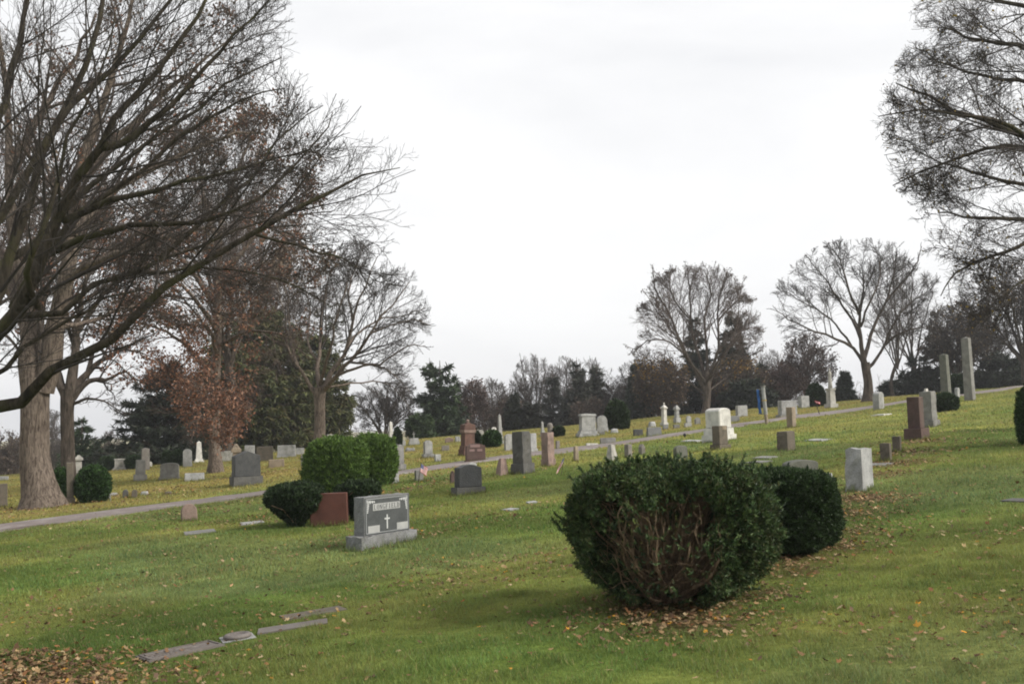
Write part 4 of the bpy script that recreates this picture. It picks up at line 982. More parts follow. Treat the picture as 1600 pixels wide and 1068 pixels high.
# ------------------------------------------------------------------ clipped shrubs
def foot(px, py, wpx, back=0.45):
    p = at(px, py); s = p[1] / FPX; w = wpx * s; v = p[:2] / np.linalg.norm(p[:2]); q = p[:2] + v * w * back
    return np.array((q[0], q[1], float(H(q[0], q[1])))), w, s * (q[1] / p[1])
def bush(label, cx, yb, wpx, hpx, prof=BALL, n=5000, size=.07, name='shrub', back=.45, **k):
    b, w, s = foot(cx, yb, wpx, back); b[2] -= .03
    bx = (cx - proj(b)[0]) * s; b[0] += bx
    return shrub(name, label, b, w * s / (s / 1.0) * 1.0 if False else wpx * s * 0.97, wpx * s * 0.97 * k.pop('dr', .95), hpx * s, prof, n, size, **k)
DKG = [(0.024, 0.042, 0.018), (0.034, 0.055, 0.022), (0.018, 0.031, 0.014)]
MIDG = [(0.028, 0.060, 0.018), (0.040, 0.080, 0.022), (0.020, 0.042, 0.014)]
THUJA = [(0.076, 0.130, 0.026), (0.112, 0.178, 0.036), (0.050, 0.092, 0.020), (0.092, 0.152, 0.040)]
LOAF = [(0, .78), (.1, .92), (.35, 1.0), (.64, .98), (.83, .88), (.94, .6), (1, 0)]
bush('round dark bush, left of the pair flanking the brown pillar by the oak', 95, 784, 27, 52, BOX, 3500, .07, pal=MIDG, seed=1, bw=.018)
bush('round green bush, right of the pair flanking the brown pillar by the oak', 146, 785, 52, 56, BALL, 6500, .07, pal=MIDG, seed=2, bw=.018)
bush('dark clipped mound on the left of the low pale monument', 170, 736, 33, 22, BALL, 2500, .10, pal=DKG, seed=3, bw=.03)
bush('dark clipped mound on the right of the low pale monument', 209, 733, 25, 21, BALL, 2200, .10, pal=DKG, seed=4, bw=.03)
bush('dark rounded bush left of the upright pale tablet', 277, 728, 20, 25, BALL, 2200, .10, pal=DKG, seed=5, bw=.03)
bush('dark rounded bush, leftmost of the pair beside the pale tablet', 261, 728, 15, 24, BALL, 2000, .10, pal=DKG, seed=6, bw=.03)
bush('round dark bush beside the grey white obelisk', 769, 699, 28, 26, BALL, 3000, .10, pal=MIDG, seed=7, bw=.03)
bush('small dark bush between the red monument and white round stone', 746, 695, 10, 20, BALL, 1500, .10, pal=DKG, seed=8, bw=.03)
bush('low dark bush right of the pink drum monument', 873, 682, 16, 15, BALL, 1800, .12, pal=DKG, seed=9, bw=.03)
bush('large dark round topped yew on the crest in the middle', 964, 671, 37, 45, DOME, 4500, .12, pal=DKG, seed=10, bw=.035)
bush('dark round topped yew beside the statue monument', 1275, 635, 29, 35, DOME, 3500, .13, pal=DKG, seed=11, bw=.035)
bush('low dark clipped bush at the foot of the leaning shaft', 1476, 643, 39, 28, BALL, 4500, .09, pal=DKG, seed=12, bw=.025)
bush('dark bush on the hilltop between the two tall shafts', 1496, 617, 27, 31, BOX, 3000, .13, pal=DKG, seed=13, bw=.035)
bush('narrow dark bush just right of the cream obelisk', 621, 698, 12, 30, EGG, 1800, .12, pal=DKG, seed=14, bw=.03)
bush('dark green shrub cut off by the right edge of the photo', 1617, 696, 42, 92, BOX, 9000, .06, pal=MIDG, seed=15, bw=.014, lump=.12, shell=.3)
bush('bright green rounded arborvitae, nearer of the two joined bushes', 525, 770, 99, 84, LOAF, 15000, .065, pal=THUJA, seed=16, bw=.011, name='arborvitae', upb=1.1, lump=.05, nbl=4, sq=2.5, sprigs=250, sprig_len=.09)
bush('bright green rounded arborvitae, farther and right of the two joined bushes', 583, 760, 74, 79, LOAF, 12000, .065, pal=THUJA, seed=17, bw=.011, name='arborvitae', upb=1.1, lump=.05, nbl=4, sq=2.5, sprigs=250, sprig_len=.09)
def vase_stems(w, h, n, seed, rbase=.07, r=.012):
    def f(g):
        P_ = 7; az = g.random(n) * 2 * PI; t = np.linspace(0, 1, P_)[None, :]
        R0 = rbase * g.random(n)[:, None]; R1 = (w / 2 * (.35 + .5 * g.random(n)))[:, None]; zt = (h * (.5 + .3 * g.random(n)))[:, None]
        rr_ = R0 + (R1 - R0) * t ** 1.5; a = az[:, None] + .3 * g.standard_normal((n, P_)) * t
        pts = np.stack([rr_ * np.cos(a), rr_ * np.sin(a), -.05 + zt * t], 2)
        return tubes(pts, r * (1 - .6 * t) * (.6 + .8 * g.random((n, 1))), 5)
    return f
bush('dark flat topped yew on bare stems left of the red block', 463, 827, 92, 68, VASE, 9500, .05, pal=DKG, seed=18, bw=.010, name='clipped_yew', core=.72, stems=vase_stems(1.2, .9, 26, 1), dr=.9)
bush('dark flat topped yew on bare stems right of the red block', 561, 815, 70, 62, VASE, 8500, .05, pal=DKG, seed=19, bw=.010, name='clipped_yew', core=.72, stems=vase_stems(1.0, .8, 22, 2), dr=.9, back=.4)

# ------------------------------------------------------------------ the two big yews in the foreground
def big_yews():
    b, w, s = foot(1052, 963, 335, .32)
    b[0] += (1050 - proj(b)[0]) * s; b[2] = float(H(b[0], b[1])) - .02
    W, Hh = 300 * s * .98, 213 * s
    prof = [(0, .36), (.06, .53), (.14, .72), (.26, .89), (.42, 1.0), (.6, 1.0), (.78, .98), (.90, .88), (.97, .62), (1, 0)]
    wgt = lambda v: np.exp(-v)
    def hole(p, u):
        q = proj(p); front = p[:, 1] < b[1] - .02 * W             # opening broken into the side that faces the path
        e = ((q[0] - 1028) / 112) ** 2 + ((q[1] - 868) / 104) ** 2 + .22 * np.sin(q[0] * .05 + 1) + .2 * np.sin(q[1] * .06 + q[0] * .035) + .16 * np.sin(q[0] * .13 - q[1] * .11)
        return front & (e < .62 + .85 * u) & (np.modf(u * 977)[0] > .04)
    def stems(g):
        out = []
        n = 230; P_ = 9; t = np.linspace(0, 1, P_)[None, :]
        az = g.random(n) * 2 * PI; az = np.where(g.random(n) < .62, -PI / 2 + 1.15 * g.standard_normal(n), az)
        el = R(12) + R(66) * g.random(n) ** .8
        L = Hh * (.62 + .42 * g.random(n)); ca = np.cos(el)
        d = np.stack([ca * np.cos(az), ca * np.sin(az), np.sin(el)], 1)
        st = np.stack([.17 * W * (g.random(n) - .5), .12 * W * (g.random(n) - .6), .02 + .08 * g.random(n)], 1)
        pts = st[:, None] + d[:, None] * (L[:, None] * t)[..., None]
        pts[:, :, 2] += (.20 * L[:, None] * (t ** 2) - .10 * L[:, None] * t * (1 - t))
        wob = np.cumsum(g.standard_normal((n, P_, 3)) * .016, 1); wob[:, 0] = 0; pts = pts + wob
        pts[:, :, 2] = np.maximum(pts[:, :, 2], .02)
        # stay inside the clipped outline
        zr = np.clip(pts[:, :, 2] / Hh, 0, .98); rad = np.hypot(pts[:, :, 0], pts[:, :, 1]); lim = np.interp(zr, [p[0] for p in prof], [p[1] for p in prof]) * W / 2 * .90
        k = np.minimum(1, lim / np.maximum(rad, 1e-6)); pts[:, :, 0] *= k; pts[:, :, 1] *= k; pts[:, :, 2] = np.minimum(pts[:, :, 2], Hh * .76)
        r0 = .0045 + .017 * g.random(n)[:, None] ** 3.5; ra = r0 * (1 - .7 * t)
        out.append(tubes(pts, ra, 6))
        c1, r1 = sprout(g, pts, ra, 3, .3, 1, (20, 55), (.12, .30), 6, .05, .2, .6, .0025); out.append(tubes(c1, r1, 4))
        c2, r2 = sprout(g, c1, r1, 2, .3, 1, (20, 60), (.25, .6), 4, .05, .25, .6, .0016); out.append(tubes(c2, r2, 3))
        a = np.linspace(0, 1.6 * PI, 14); lo = np.stack([-.14 + .085 * np.cos(a), -.27 * W + .02 * a, .155 + .075 * np.sin(a)], 1)[None]
        out.append(tubes(lo, np.full((1, 14), .010), 6))
        return cat(out)
    YEW = [(0.036, 0.064, 0.024), (0.052, 0.086, 0.030), (0.024, 0.044, 0.018), (0.072, 0.108, 0.038), (0.062, 0.070, 0.030)]
    shrub('yew_bush', 'big dark yew in the foreground with a bare brown hollow of stems', b, W, W * .98, Hh, prof, 36000, .033, bw=.0044, pal=YEW, seed=40, core=0, lump=.085, sq=2.8, upb=.55, shell=.28, clump=.19, sprigs=900, sprig_len=.085, hole=hole, stems=stems, rz=R(-28), nbl=7, fuzz=1.1)
    LITTER.append((b[0] + .0, b[1] - .52 * W, .45, 1.0)); LITTER.append((b[0] - .1, b[1] - .15 * W, .7, 1.0)); LITTER.append((b[0] + .45 * W, b[1] + .15, .35, .9))
    b2, w2, s2 = foot(1235, 868, 165, .42); b2[2] -= .02
    b2[0] += (1212 - proj(b2)[0]) * s2
    W2, H2 = 186 * s2, 124 * s2
    prof2 = [(0, .55), (.05, .74), (.15, .92), (.35, 1.0), (.7, 1.0), (.88, .93), (.96, .72), (1, 0)]
    shrub('yew_bush', 'dense dark clipped yew just behind the big hollow one', b2, W2, W2 * 1.05, H2, prof2, 28000, .030, bw=.004, pal=[(0.022, 0.042, 0.014), (0.032, 0.056, 0.018), (0.016, 0.030, 0.012)], seed=41, core=.84, lump=.03, clump=.12, sprigs=200, sprig_len=.05, sq=3.6, upb=.5, shell=.12, rz=R(-28), nbl=6)
    LITTER.append((b2[0], b2[1] - .5 * W2, .45, 1.0)); LITTER.append((b2[0] + .55 * W2, b2[1], .35, .9))
big_yews()
for px, py, r_, s_ in ((1322, 800, .5, .9), (1330, 830, .45, .8), (1350, 778, .6, 1.0), (1318, 850, .4, .6), (1372, 742, .6, .7), (1392, 725, .7, .8), (1410, 708, .8, .7), (1440, 690, .8, .6), (1000, 975, .5, .7), (1100, 970, .45, .8), (1230, 890, .4, .9), (635, 765, .9, .4), (690, 752, .9, .4), (330, 795, 1.0, .35), (395, 815, .8, .4), (640, 838, .5, .3), (480, 958, .4, .35), (20, 1075, .9, .75), (110, 1068, .8, .7), (200, 1062, .5, .5), (60, 1045, .6, .4), (320, 1052, .4, .3), (60, 795, 2.0, .35), (240, 770, 2.0, .35), (430, 738, 2.5, .3)):
    p = at(px, py); LITTER.append((p[0], p[1], r_, s_))
# ------------------------------------------------------------------ trees
W3 = lambda pts: [P3(*p) for p in pts]
def limbs_px(lst): return [(W3(p), r0, r1) for p, r0, r1 in lst]
infr = lambda p: (p[:, 0] > -0.60 * p[:, 1]) & (p[:, 2] < 0.45 * p[:, 1] + 3)
def crown_l(p):
    q = proj(p); return infr(p) & (q[0] < np.interp(q[1], [0, 60, 130, 170, 220, 270, 330, 420, 520, 600], [455, 470, 492, 580, 645, 690, 660, 640, 610, 520])) & (q[1] < np.interp(q[0], [0, 130, 300, 450, 640], [600, 570, 545, 520, 520]))
def crown_r(p):
    q = proj(p); return (p[:, 0] < .60 * p[:, 1]) & (p[:, 2] < .45 * p[:, 1] + 3) & (q[0] > np.interp(q[1], [0, 60, 100, 135, 190, 240, 300, 330, 360, 450, 500], [1412, 1420, 1395, 1375, 1352, 1375, 1400, 1428, 1395, 1455, 1510])) & (q[1] < 530)
def near_left():
    b = place(-190, 17.0)
    tp = [b, P3(-185, 760, 17), P3(-170, 640, 17), P3(-150, 520, 17)]
    L = [([(-178, 700, 17), (-80, 668, 16.8), (0, 632, 16.5), (62, 600, 16.2), (150, 532, 16), (258, 442, 16), (400, 366, 16), (500, 312, 16), (560, 285, 16.3), (625, 262, 16.5)], .17, .006),
         ([(-165, 640, 17), (-70, 590, 16), (0, 515, 15.6), (42, 450, 15.5), (85, 368, 15.4), (125, 280, 15.2), (165, 220, 15), (215, 150, 15), (300, 40, 15), (340, -40, 15)], .17, .02),
         ([(-160, 600, 17), (-60, 530, 17.5), (0, 470, 18), (18, 390, 18), (55, 270, 18), (95, 170, 18), (140, 90, 18), (160, -20, 18), (170, -90, 18)], .16, .03),
         ([(-160, 610, 17), (-40, 545, 17), (30, 498, 17), (100, 474, 17), (180, 432, 17), (250, 404, 17), (325, 375, 17), (420, 345, 17.3), (520, 330, 17.5)], .10, .008),
         ([(-165, 655, 17), (-70, 610, 16), (0, 582, 15.8), (60, 533, 15.6), (120, 492, 15.6), (170, 465, 15.8), (225, 452, 16)], .075, .008),
         ([(-160, 560, 17), (-20, 440, 18.5), (60, 375, 19), (130, 300, 19), (200, 245, 19), (300, 170, 19), (370, 120, 19), (440, 90, 19)], .12, .01),
         ([(20, 480, 17), (60, 420, 16.5), (110, 350, 16.3), (200, 275, 16.3), (300, 205, 16.3), (380, 150, 16.3), (445, 138, 16.3)], .09, .008),
         ([(-155, 540, 17), (-40, 400, 17), (20, 300, 17), (90, 190, 17), (180, 90, 17), (260, 10, 17), (320, -60, 17)], .11, .02),
         ([(-155, 520, 17), (-60, 330, 17), (0, 180, 17), (30, 60, 17), (60, -60, 17)], .12, .03),
         ([(100, 345, 15.4), (180, 310, 15), (260, 288, 14.8), (350, 268, 14.8), (430, 250, 15), (480, 236, 15)], .07, .006),
         ([(250, 404, 17), (330, 335, 17), (400, 270, 17.2), (440, 210, 17.4), (505, 165, 17.6)], .06, .006),
         ([(180, 432, 17), (260, 424, 17.3), (350, 420, 17.5), (440, 440, 17.7), (520, 480, 18)], .045, .006),
         ([(70, 400, 15.6), (170, 358, 15.3), (240, 350, 15.2), (330, 345, 15.2), (420, 300, 15.3), (500, 220, 15.5), (520, 175, 15.5)], .07, .006),
         ([(400, 366, 16), (470, 385, 16), (540, 408, 16.2), (590, 445, 16.4)], .035, .005),
         ([(160, 230, 15), (230, 200, 15), (310, 120, 15), (370, 50, 15), (440, -20, 15)], .08, .008),
         ([(60, 480, 15.7), (40, 420, 15), (80, 330, 14.8), (100, 230, 14.8), (150, 130, 14.8), (180, 20, 14.8)], .07, .01)]
    lv = [dict(n=14, t0=.18, ang=(18, 48), lr=(.2, .42), P=8, up=.06, wander=.07, rr=.34, rmin=.007, sides=5, keep=crown_l, bias=(.5, -.2, .1), tipfall=.35),
          dict(n=8, t0=.15, ang=(20, 52), lr=(.3, .6), P=6, up=.10, wander=.09, rr=.55, rmin=.0048, sides=4, keep=crown_l),
          dict(n=7, t0=.12, ang=(22, 55), lr=(.3, .62), P=5, up=.12, wander=.11, rr=.6, rmin=.0032, keep=crown_l),
          dict(n=2, t0=.3, ang=(25, 55), lr=(.35, .6), P=4, up=.15, wander=.12, rr=.7, rmin=.0026, keep=crown_l)]
    bare_tree('bare_tree', 'near bare tree whose mossy limbs sweep in from the left edge', b, (tp, [.42, .38, .36, .30]), limbs_px([(p, r * .82, e) for p, r, e in L]), lv, (M_BARK_DK, M_TWIG), None, 21)
near_left()
def near_right():
    b = place(1830, 21.0)
    tp = [b, P3(1828, 640, 21), P3(1822, 480, 21), P3(1815, 330, 21)]
    L = [([(1820, 460, 21), (1720, 300, 20), (1640, 235, 19.5), (1590, 205, 19.5), (1520, 180, 19.5), (1450, 155, 19.5), (1400, 130, 19.5)], .16, .012),
         ([(1720, 300, 20), (1650, 245, 20), (1590, 232, 20), (1520, 236, 20), (1450, 262, 20), (1395, 290, 20)], .10, .01),
         ([(1640, 235, 19.5), (1560, 190, 19), (1490, 178, 19), (1420, 175, 19), (1372, 182, 19)], .07, .008),
         ([(1818, 380, 21), (1720, 170, 20), (1610, 85, 19.5), (1530, 62, 19.5), (1475, 44, 19.5)], .14, .012),
         ([(1815, 330, 21), (1740, 90, 20.5), (1620, 15, 20), (1530, -5, 20), (1450, -30, 20)], .13, .012),
         ([(1822, 500, 21), (1720, 400, 20), (1640, 355, 19.5), (1570, 340, 19.5), (1510, 338, 19.5), (1465, 332, 19.5)], .12, .01),
         ([(1640, 355, 19.5), (1580, 390, 19), (1530, 408, 19), (1490, 430, 19), (1470, 462, 19)], .06, .008),
         ([(1720, 400, 20), (1640, 310, 21), (1560, 280, 21.3), (1490, 260, 21.5), (1430, 235, 21.5)], .09, .01),
         ([(1720, 170, 20), (1630, 135, 20.8), (1550, 120, 21), (1480, 100, 21), (1430, 75, 21)], .09, .01),
         ([(1822, 520, 21), (1740, 450, 19), (1660, 430, 18.5), (1600, 440, 18.5), (1550, 470, 18.5)], .08, .01)]
    kp = crown_r
    lv = [dict(n=14, t0=.2, ang=(22, 52), lr=(.2, .42), P=7, up=.0, wander=.09, rr=.36, rmin=.008, sides=5, keep=kp, bias=(-.4, -.2, -.1)),
          dict(n=8, t0=.15, ang=(22, 55), lr=(.3, .6), P=6, up=.03, wander=.11, rr=.55, rmin=.006, keep=kp),
          dict(n=6, t0=.12, ang=(22, 52), lr=(.4, .8), P=5, up=.05, wander=.14, rr=.6, rmin=.0042, keep=kp), dict(n=3, t0=.1, ang=(20, 55), lr=(.6, 1.0), P=3, up=.05, wander=.14, rr=.7, rmin=.0032, keep=kp)]
    lf = [dict(keepf=.8, n=2200, size=.036, pal=DULL + [(0.075, 0.06, 0.03)], level=-1, spread=.03), dict(keepf=.7, n=900, size=.05, pal=[(0.20, 0.14, 0.03), (0.15, 0.11, 0.035)], level=-1, spread=.03)]
    bare_tree('bare_tree', 'near tree reaching in from the upper right with sparse yellowed leaves', b, (tp, [.40, .34, .30, .24]), limbs_px([(p, r * .72, e) for p, r, e in L]), lv, (M_BARK_DK, M_TWIG), None, 22, lf)
near_right()
def big_oak():
    D = 30.5; b = at(57, 794) + np.array((0, .45, 0)); b[2] = float(H(b[0], b[1])); D = b[1]
    q = lambda *a: [(x, y, D + dd) for x, y, dd in a]
    tp = W3([(57, 780, D), (54, 720, D), (54, 650, D), (56, 590, D)]); tp[0] = b
    L = [(q((50, 610, 0), (42, 540, 0), (38, 470, .3), (22, 380, .5), (15, 260, .6), (5, 120, 1), (0, -40, 1)), .33, .05),
         (q((66, 610, 0), (82, 530, 0), (100, 440, -.3), (112, 365, -.5), (125, 280, -.5), (160, 170, -.5), (190, 60, -1), (210, -20, -1)), .36, .04),
         (q((40, 500, .2), (0, 400, 1), (-50, 320, 2)), .2, .05),
         (q((112, 365, -.5), (180, 300, .5), (260, 250, 1), (350, 215, 1.5), (420, 205, 2)), .17, .02),
         (q((100, 440, -.3), (150, 410, -1.5), (220, 385, -2), (300, 365, -2.5), (370, 330, -3)), .14, .02),
         (q((85, 510, 0), (130, 505, 1), (200, 480, 2), (260, 470, 2)), .10, .02),
         (q((15, 260, .6), (60, 180, 1), (110, 100, 2), (150, 20, 2)), .16, .03), (q((125, 280, -.5), (220, 180, 0), (300, 110, 0), (360, 60, 0)), .15, .02)]
    lv = [dict(n=10, t0=.25, ang=(25, 60), lr=(.25, .5), P=7, up=.08, wander=.14, rr=.5, rmin=.014, sides=4, keep=infr), dict(n=7, t0=.2, ang=(25, 60), lr=(.3, .6), P=5, up=.05, wander=.16, rr=.55, rmin=.009, keep=infr), dict(n=6, t0=.15, ang=(25, 60), lr=(.35, .65), P=4, up=.03, wander=.16, rr=.6, rmin=.0055)]
    bare_tree('oak_tree', 'large oak with a thick pale trunk at the far left', b, (tp, [.46, .40, .39, .40]), limbs_px(L), lv, (M_BARK_OAK, M_TWIG_B), None, 23, dict(n=5200, size=.11, pal=DULL + RUSSET[:2], spread=.08), flare=1.75)
big_oak()
def second_oak():
    b = place(107, 40); D = 40
    q = lambda *a: [(x, y, D + dd) for x, y, dd in a]
    tp = W3([(107, 760, D), (106, 690, D), (105, 640, D), (108, 608, D)]); tp[0] = b
    L = [(q((106, 625, 0), (92, 590, 0), (80, 555, .5), (60, 500, 1), (40, 430, 1)), .22, .03), (q((110, 615, 0), (118, 560, 0), (122, 500, 0), (135, 430, 0), (150, 340, 0)), .24, .03),
         (q((114, 622, 0), (132, 600, 0), (150, 592, 0), (172, 592, 0), (195, 580, 0), (215, 600, 0)), .14, .02), (q((112, 612, 0), (135, 585, .5), (165, 560, .5), (195, 545, 1), (230, 555, 1)), .17, .02),
         (q((135, 590, .5), (150, 540, 1), (175, 560, 1), (190, 510, 1), (220, 490, 1)), .10, .02), (q((116, 630, 0), (140, 622, -.5), (165, 628, -1), (185, 640, -1)), .07, .015), (q((120, 520, 0), (170, 450, 0), (230, 400, 0), (280, 370, 0)), .12, .02)]
    lv = [dict(n=8, t0=.3, ang=(30, 65), lr=(.3, .55), P=7, up=.08, wander=.2, rr=.5, rmin=.014, sides=4), dict(n=6, t0=.2, ang=(28, 60), lr=(.3, .6), P=5, up=.05, wander=.2, rr=.55, rmin=.010), dict(n=5, t0=.15, ang=(25, 60), lr=(.35, .65), P=4, up=.0, wander=.18, rr=.6, rmin=.007)]
    bare_tree('oak_tree', 'dark oak with crooked limbs just right of the thick pale trunk', b, (tp, [.25, .235, .235, .28]), limbs_px(L), lv, (M_BARK_MID, M_TWIG), None, 24, dict(n=1500, size=.12, pal=RUSSET, spread=.1, sel=lambda p: proj(p)[1] < 600))
second_oak()
def russet_oak():
    def low(p):
        x, y = proj(p); return (y > 400) & (x < 400) & (y < np.interp(x, [180, 220, 260, 300, 340, 378, 400], [520, 560, 615, 670, 700, 690, 560]))
    def keepo(p):
        x, y = proj(p); return y < np.interp(x, [100, 180, 220, 260, 300, 340, 378, 400, 480], [520, 600, 640, 680, 705, 712, 705, 640, 600])
    D = 48; b = at(334, 739) + np.array((0, .4, 0)); b[2] = float(H(b[0], b[1])); D = b[1]
    q = lambda *a: [(x, y, D + dd) for x, y, dd in a]
    tp = W3([(334, 720, D), (335, 680, D), (337, 600, D), (340, 520, D), (342, 430, D), (345, 330, D)]); tp[0] = b
    L = [(q((336, 640, 0), (300, 600, -1), (260, 585, -2), (215, 600, -3)), .10, .02), (q((338, 590, 0), (290, 540, -1), (240, 510, -2), (190, 500, -2)), .12, .02), (q((340, 540, 0), (385, 520, -1), (430, 520, -2), (470, 540, -2)), .10, .02),
         (q((336, 650, 0), (320, 630, -2), (300, 640, -3.5), (270, 670, -4)), .08, .02), (q((336, 640, 0), (350, 620, -2), (362, 630, -3.5), (368, 660, -4)), .08, .02), (q((338, 600, 0), (352, 590, -2), (365, 600, -4), (350, 640, -5)), .07, .02), (q((337, 610, 0), (315, 600, -3), (320, 630, -5), (330, 665, -6)), .07, .02),
         (q((341, 480, 0), (280, 400, 0), (220, 340, 0), (170, 300, 0)), .13, .02), (q((342, 430, 0), (400, 370, 0), (445, 320, 0), (475, 290, 0)), .13, .02), (q((343, 400, 0), (320, 310, 1), (300, 240, 1), (270, 190, 1)), .13, .02), (q((345, 340, 0), (370, 270, 0), (390, 220, 0), (400, 185, 0)), .12, .02),
         (q((342, 450, 0), (380, 420, -2), (430, 410, -2), (480, 400, -2)), .10, .02), (q((340, 520, 0), (290, 450, -2), (230, 420, -2), (180, 410, -2)), .11, .02), (q((338, 560, 0), (330, 520, -3), (310, 500, -4), (290, 520, -5)), .09, .02)]
    lv = [dict(n=9, t0=.2, ang=(28, 60), lr=(.3, .55), P=6, up=-.02, wander=.14, rr=.5, rmin=.016, sides=4, keep=keepo), dict(n=8, t0=.15, ang=(28, 60), lr=(.35, .65), P=5, up=-.05, wander=.16, rr=.55, rmin=.010, keep=keepo), dict(n=6, t0=.15, ang=(25, 60), lr=(.35, .65), P=4, up=-.05, wander=.16, rr=.6, rmin=.0075, keep=keepo)]
    bare_tree('oak_tree', 'oak still carrying a mass of russet leaves, behind the white tapered stone', b, (tp, [.25, .22, .20, .17, .14, .09]), limbs_px(L), lv, (M_BARK_OAK, M_TWIG_B), None, 25, [dict(n=8500, size=.105, pal=RUSSET, spread=.17, sel=low), dict(n=15000, size=.13, pal=DULL + RUSSET[:1], spread=.16, sel=lambda p: proj(p)[1] < 520)], flare=1.8)
russet_oak()
def vase_tree():
    D = 58; b = place(498, D); q = lambda *a: [(x, y, D + dd) for x, y, dd in a]
    tp = W3([(500, 715, D), (500, 670, D), (499, 630, D), (500, 605, D)]); tp[0] = b
    L = [(q((498, 625, 0), (482, 600, 0), (465, 570, -.5), (450, 545, -1), (445, 500, -1), (432, 440, -1)), .20, .02), (q((465, 570, -.5), (455, 540, 0), (452, 490, .5), (447, 460, 1), (440, 420, 1)), .13, .02),
         (q((500, 610, 0), (497, 570, 1), (500, 530, 1.5), (505, 480, 2), (515, 430, 2), (540, 390, 2)), .20, .02), (q((503, 612, 0), (520, 580, 0), (540, 550, 0), (550, 500, -.5), (570, 450, -1), (590, 400, -1)), .24, .02),
         (q((505, 610, 0), (530, 585, -1), (555, 555, -1.5), (580, 520, -2), (610, 480, -2), (640, 440, -2)), .22, .02), (q((530, 585, -1), (565, 572, -2), (600, 565, -2.5), (640, 540, -3), (665, 540, -3)), .12, .015),
         (q((545, 565, -1), (580, 570, -1), (610, 580, -1), (640, 612, -1)), .10, .015), (q((540, 550, 0), (560, 520, 1.5), (590, 500, 2), (640, 490, 2), (665, 480, 2)), .12, .015), (q((498, 575, 1), (480, 530, 2), (485, 480, 3), (470, 430, 3)), .12, .02), (q((550, 500, -.5), (545, 450, 0), (560, 410, 0), (570, 380, 0)), .09, .015), (q((580, 520, -2), (620, 505, -2), (650, 500, -2), (675, 510, -2)), .08, .012),
         (q((500, 600, 0), (515, 550, -2), (525, 500, -3), (540, 450, -3), (555, 420, -3)), .14, .02), (q((510, 605, 0), (545, 600, 1), (590, 595, 2), (620, 610, 2), (640, 640, 2)), .09, .012)]
    c = P3(560, 520, D); env = (c, np.array((4.1, 4.4, 5.0)))
    lv = [dict(n=13, t0=.3, ang=(22, 52), lr=(.3, .55), P=7, up=.1, wander=.09, rr=.5, rmin=.014, sides=4), dict(n=9, t0=.2, ang=(22, 52), lr=(.35, .6), P=5, up=.1, wander=.11, rr=.55, rmin=.009), dict(n=8, t0=.15, ang=(22, 55), lr=(.35, .65), P=4, up=.08, wander=.12, rr=.6, rmin=.0075)]
    bare_tree('bare_tree', 'bare vase shaped tree rising behind the bright green bushes', b, (tp, [.32, .285, .29, .33]), limbs_px([(p, r*.72, e) for p, r, e in L]), lv, (M_BARK_OAK, M_TWIG), env, 26)
vase_tree()
def spreading_tree():
    b = at(1359, 627) + np.array((0, .35, 0)); D = b[1]; b[2] = float(H(b[0], b[1])); q = lambda *a: [(x, y, D + dd) for x, y, dd in a]
    tp = W3([(1359, 620, D), (1357, 600, D), (1354, 580, D), (1352, 566, D)]); tp[0] = b
    L = [(q((1353, 575, 0), (1330, 540, 0), (1300, 525, -1), (1265, 515, -1.5), (1235, 500, -2), (1212, 485, -2)), .17, .02), (q((1352, 570, 0), (1345, 530, 0), (1342, 490, 0), (1350, 450, 0), (1345, 410, 0)), .24, .02),
         (q((1356, 575, 0), (1375, 552, 0), (1395, 525, 0), (1425, 515, -1), (1455, 510, -1)), .16, .02), (q((1345, 530, 0), (1325, 490, 1), (1305, 460, 1), (1285, 430, 1), (1262, 400, 1)), .15, .02), (q((1342, 490, 0), (1325, 450, -1), (1315, 410, -1), (1300, 385, -1)), .13, .02),
         (q((1350, 560, 0), (1365, 510, 1), (1385, 470, 1), (1395, 430, 1), (1400, 390, 1)), .19, .02), (q((1385, 470, 1), (1410, 440, 1), (1430, 415, 1), (1440, 385, 1)), .12, .02), (q((1375, 552, 0), (1400, 500, -1), (1420, 475, -1), (1450, 455, -1)), .12, .02), (q((1345, 510, 0), (1360, 470, -1), (1375, 430, -1), (1370, 390, -1)), .12, .02), (q((1330, 540, 0), (1300, 500, 1.5), (1260, 475, 2), (1225, 455, 2)), .11, .02)]
    lv = [dict(n=12, t0=.3, ang=(25, 55), lr=(.3, .55), P=7, up=.1, wander=.12, rr=.5, rmin=.018, sides=4), dict(n=9, t0=.2, ang=(25, 55), lr=(.35, .6), P=5, up=.1, wander=.13, rr=.55, rmin=.011), dict(n=8, t0=.15, ang=(25, 58), lr=(.35, .65), P=4, up=.08, wander=.13, rr=.6, rmin=.0095)]
    bare_tree('bare_tree', 'spreading bare tree beside the road on the right of the hill', b, (tp, [.30, .26, .26, .28]), limbs_px([(p, r*.75, e) for p, r, e in L]), lv, (M_BARK_MID, M_TWIG), (P3(1338, 488, D), np.array((5.4, 5.4, 4.75))), 27)
spreading_tree()
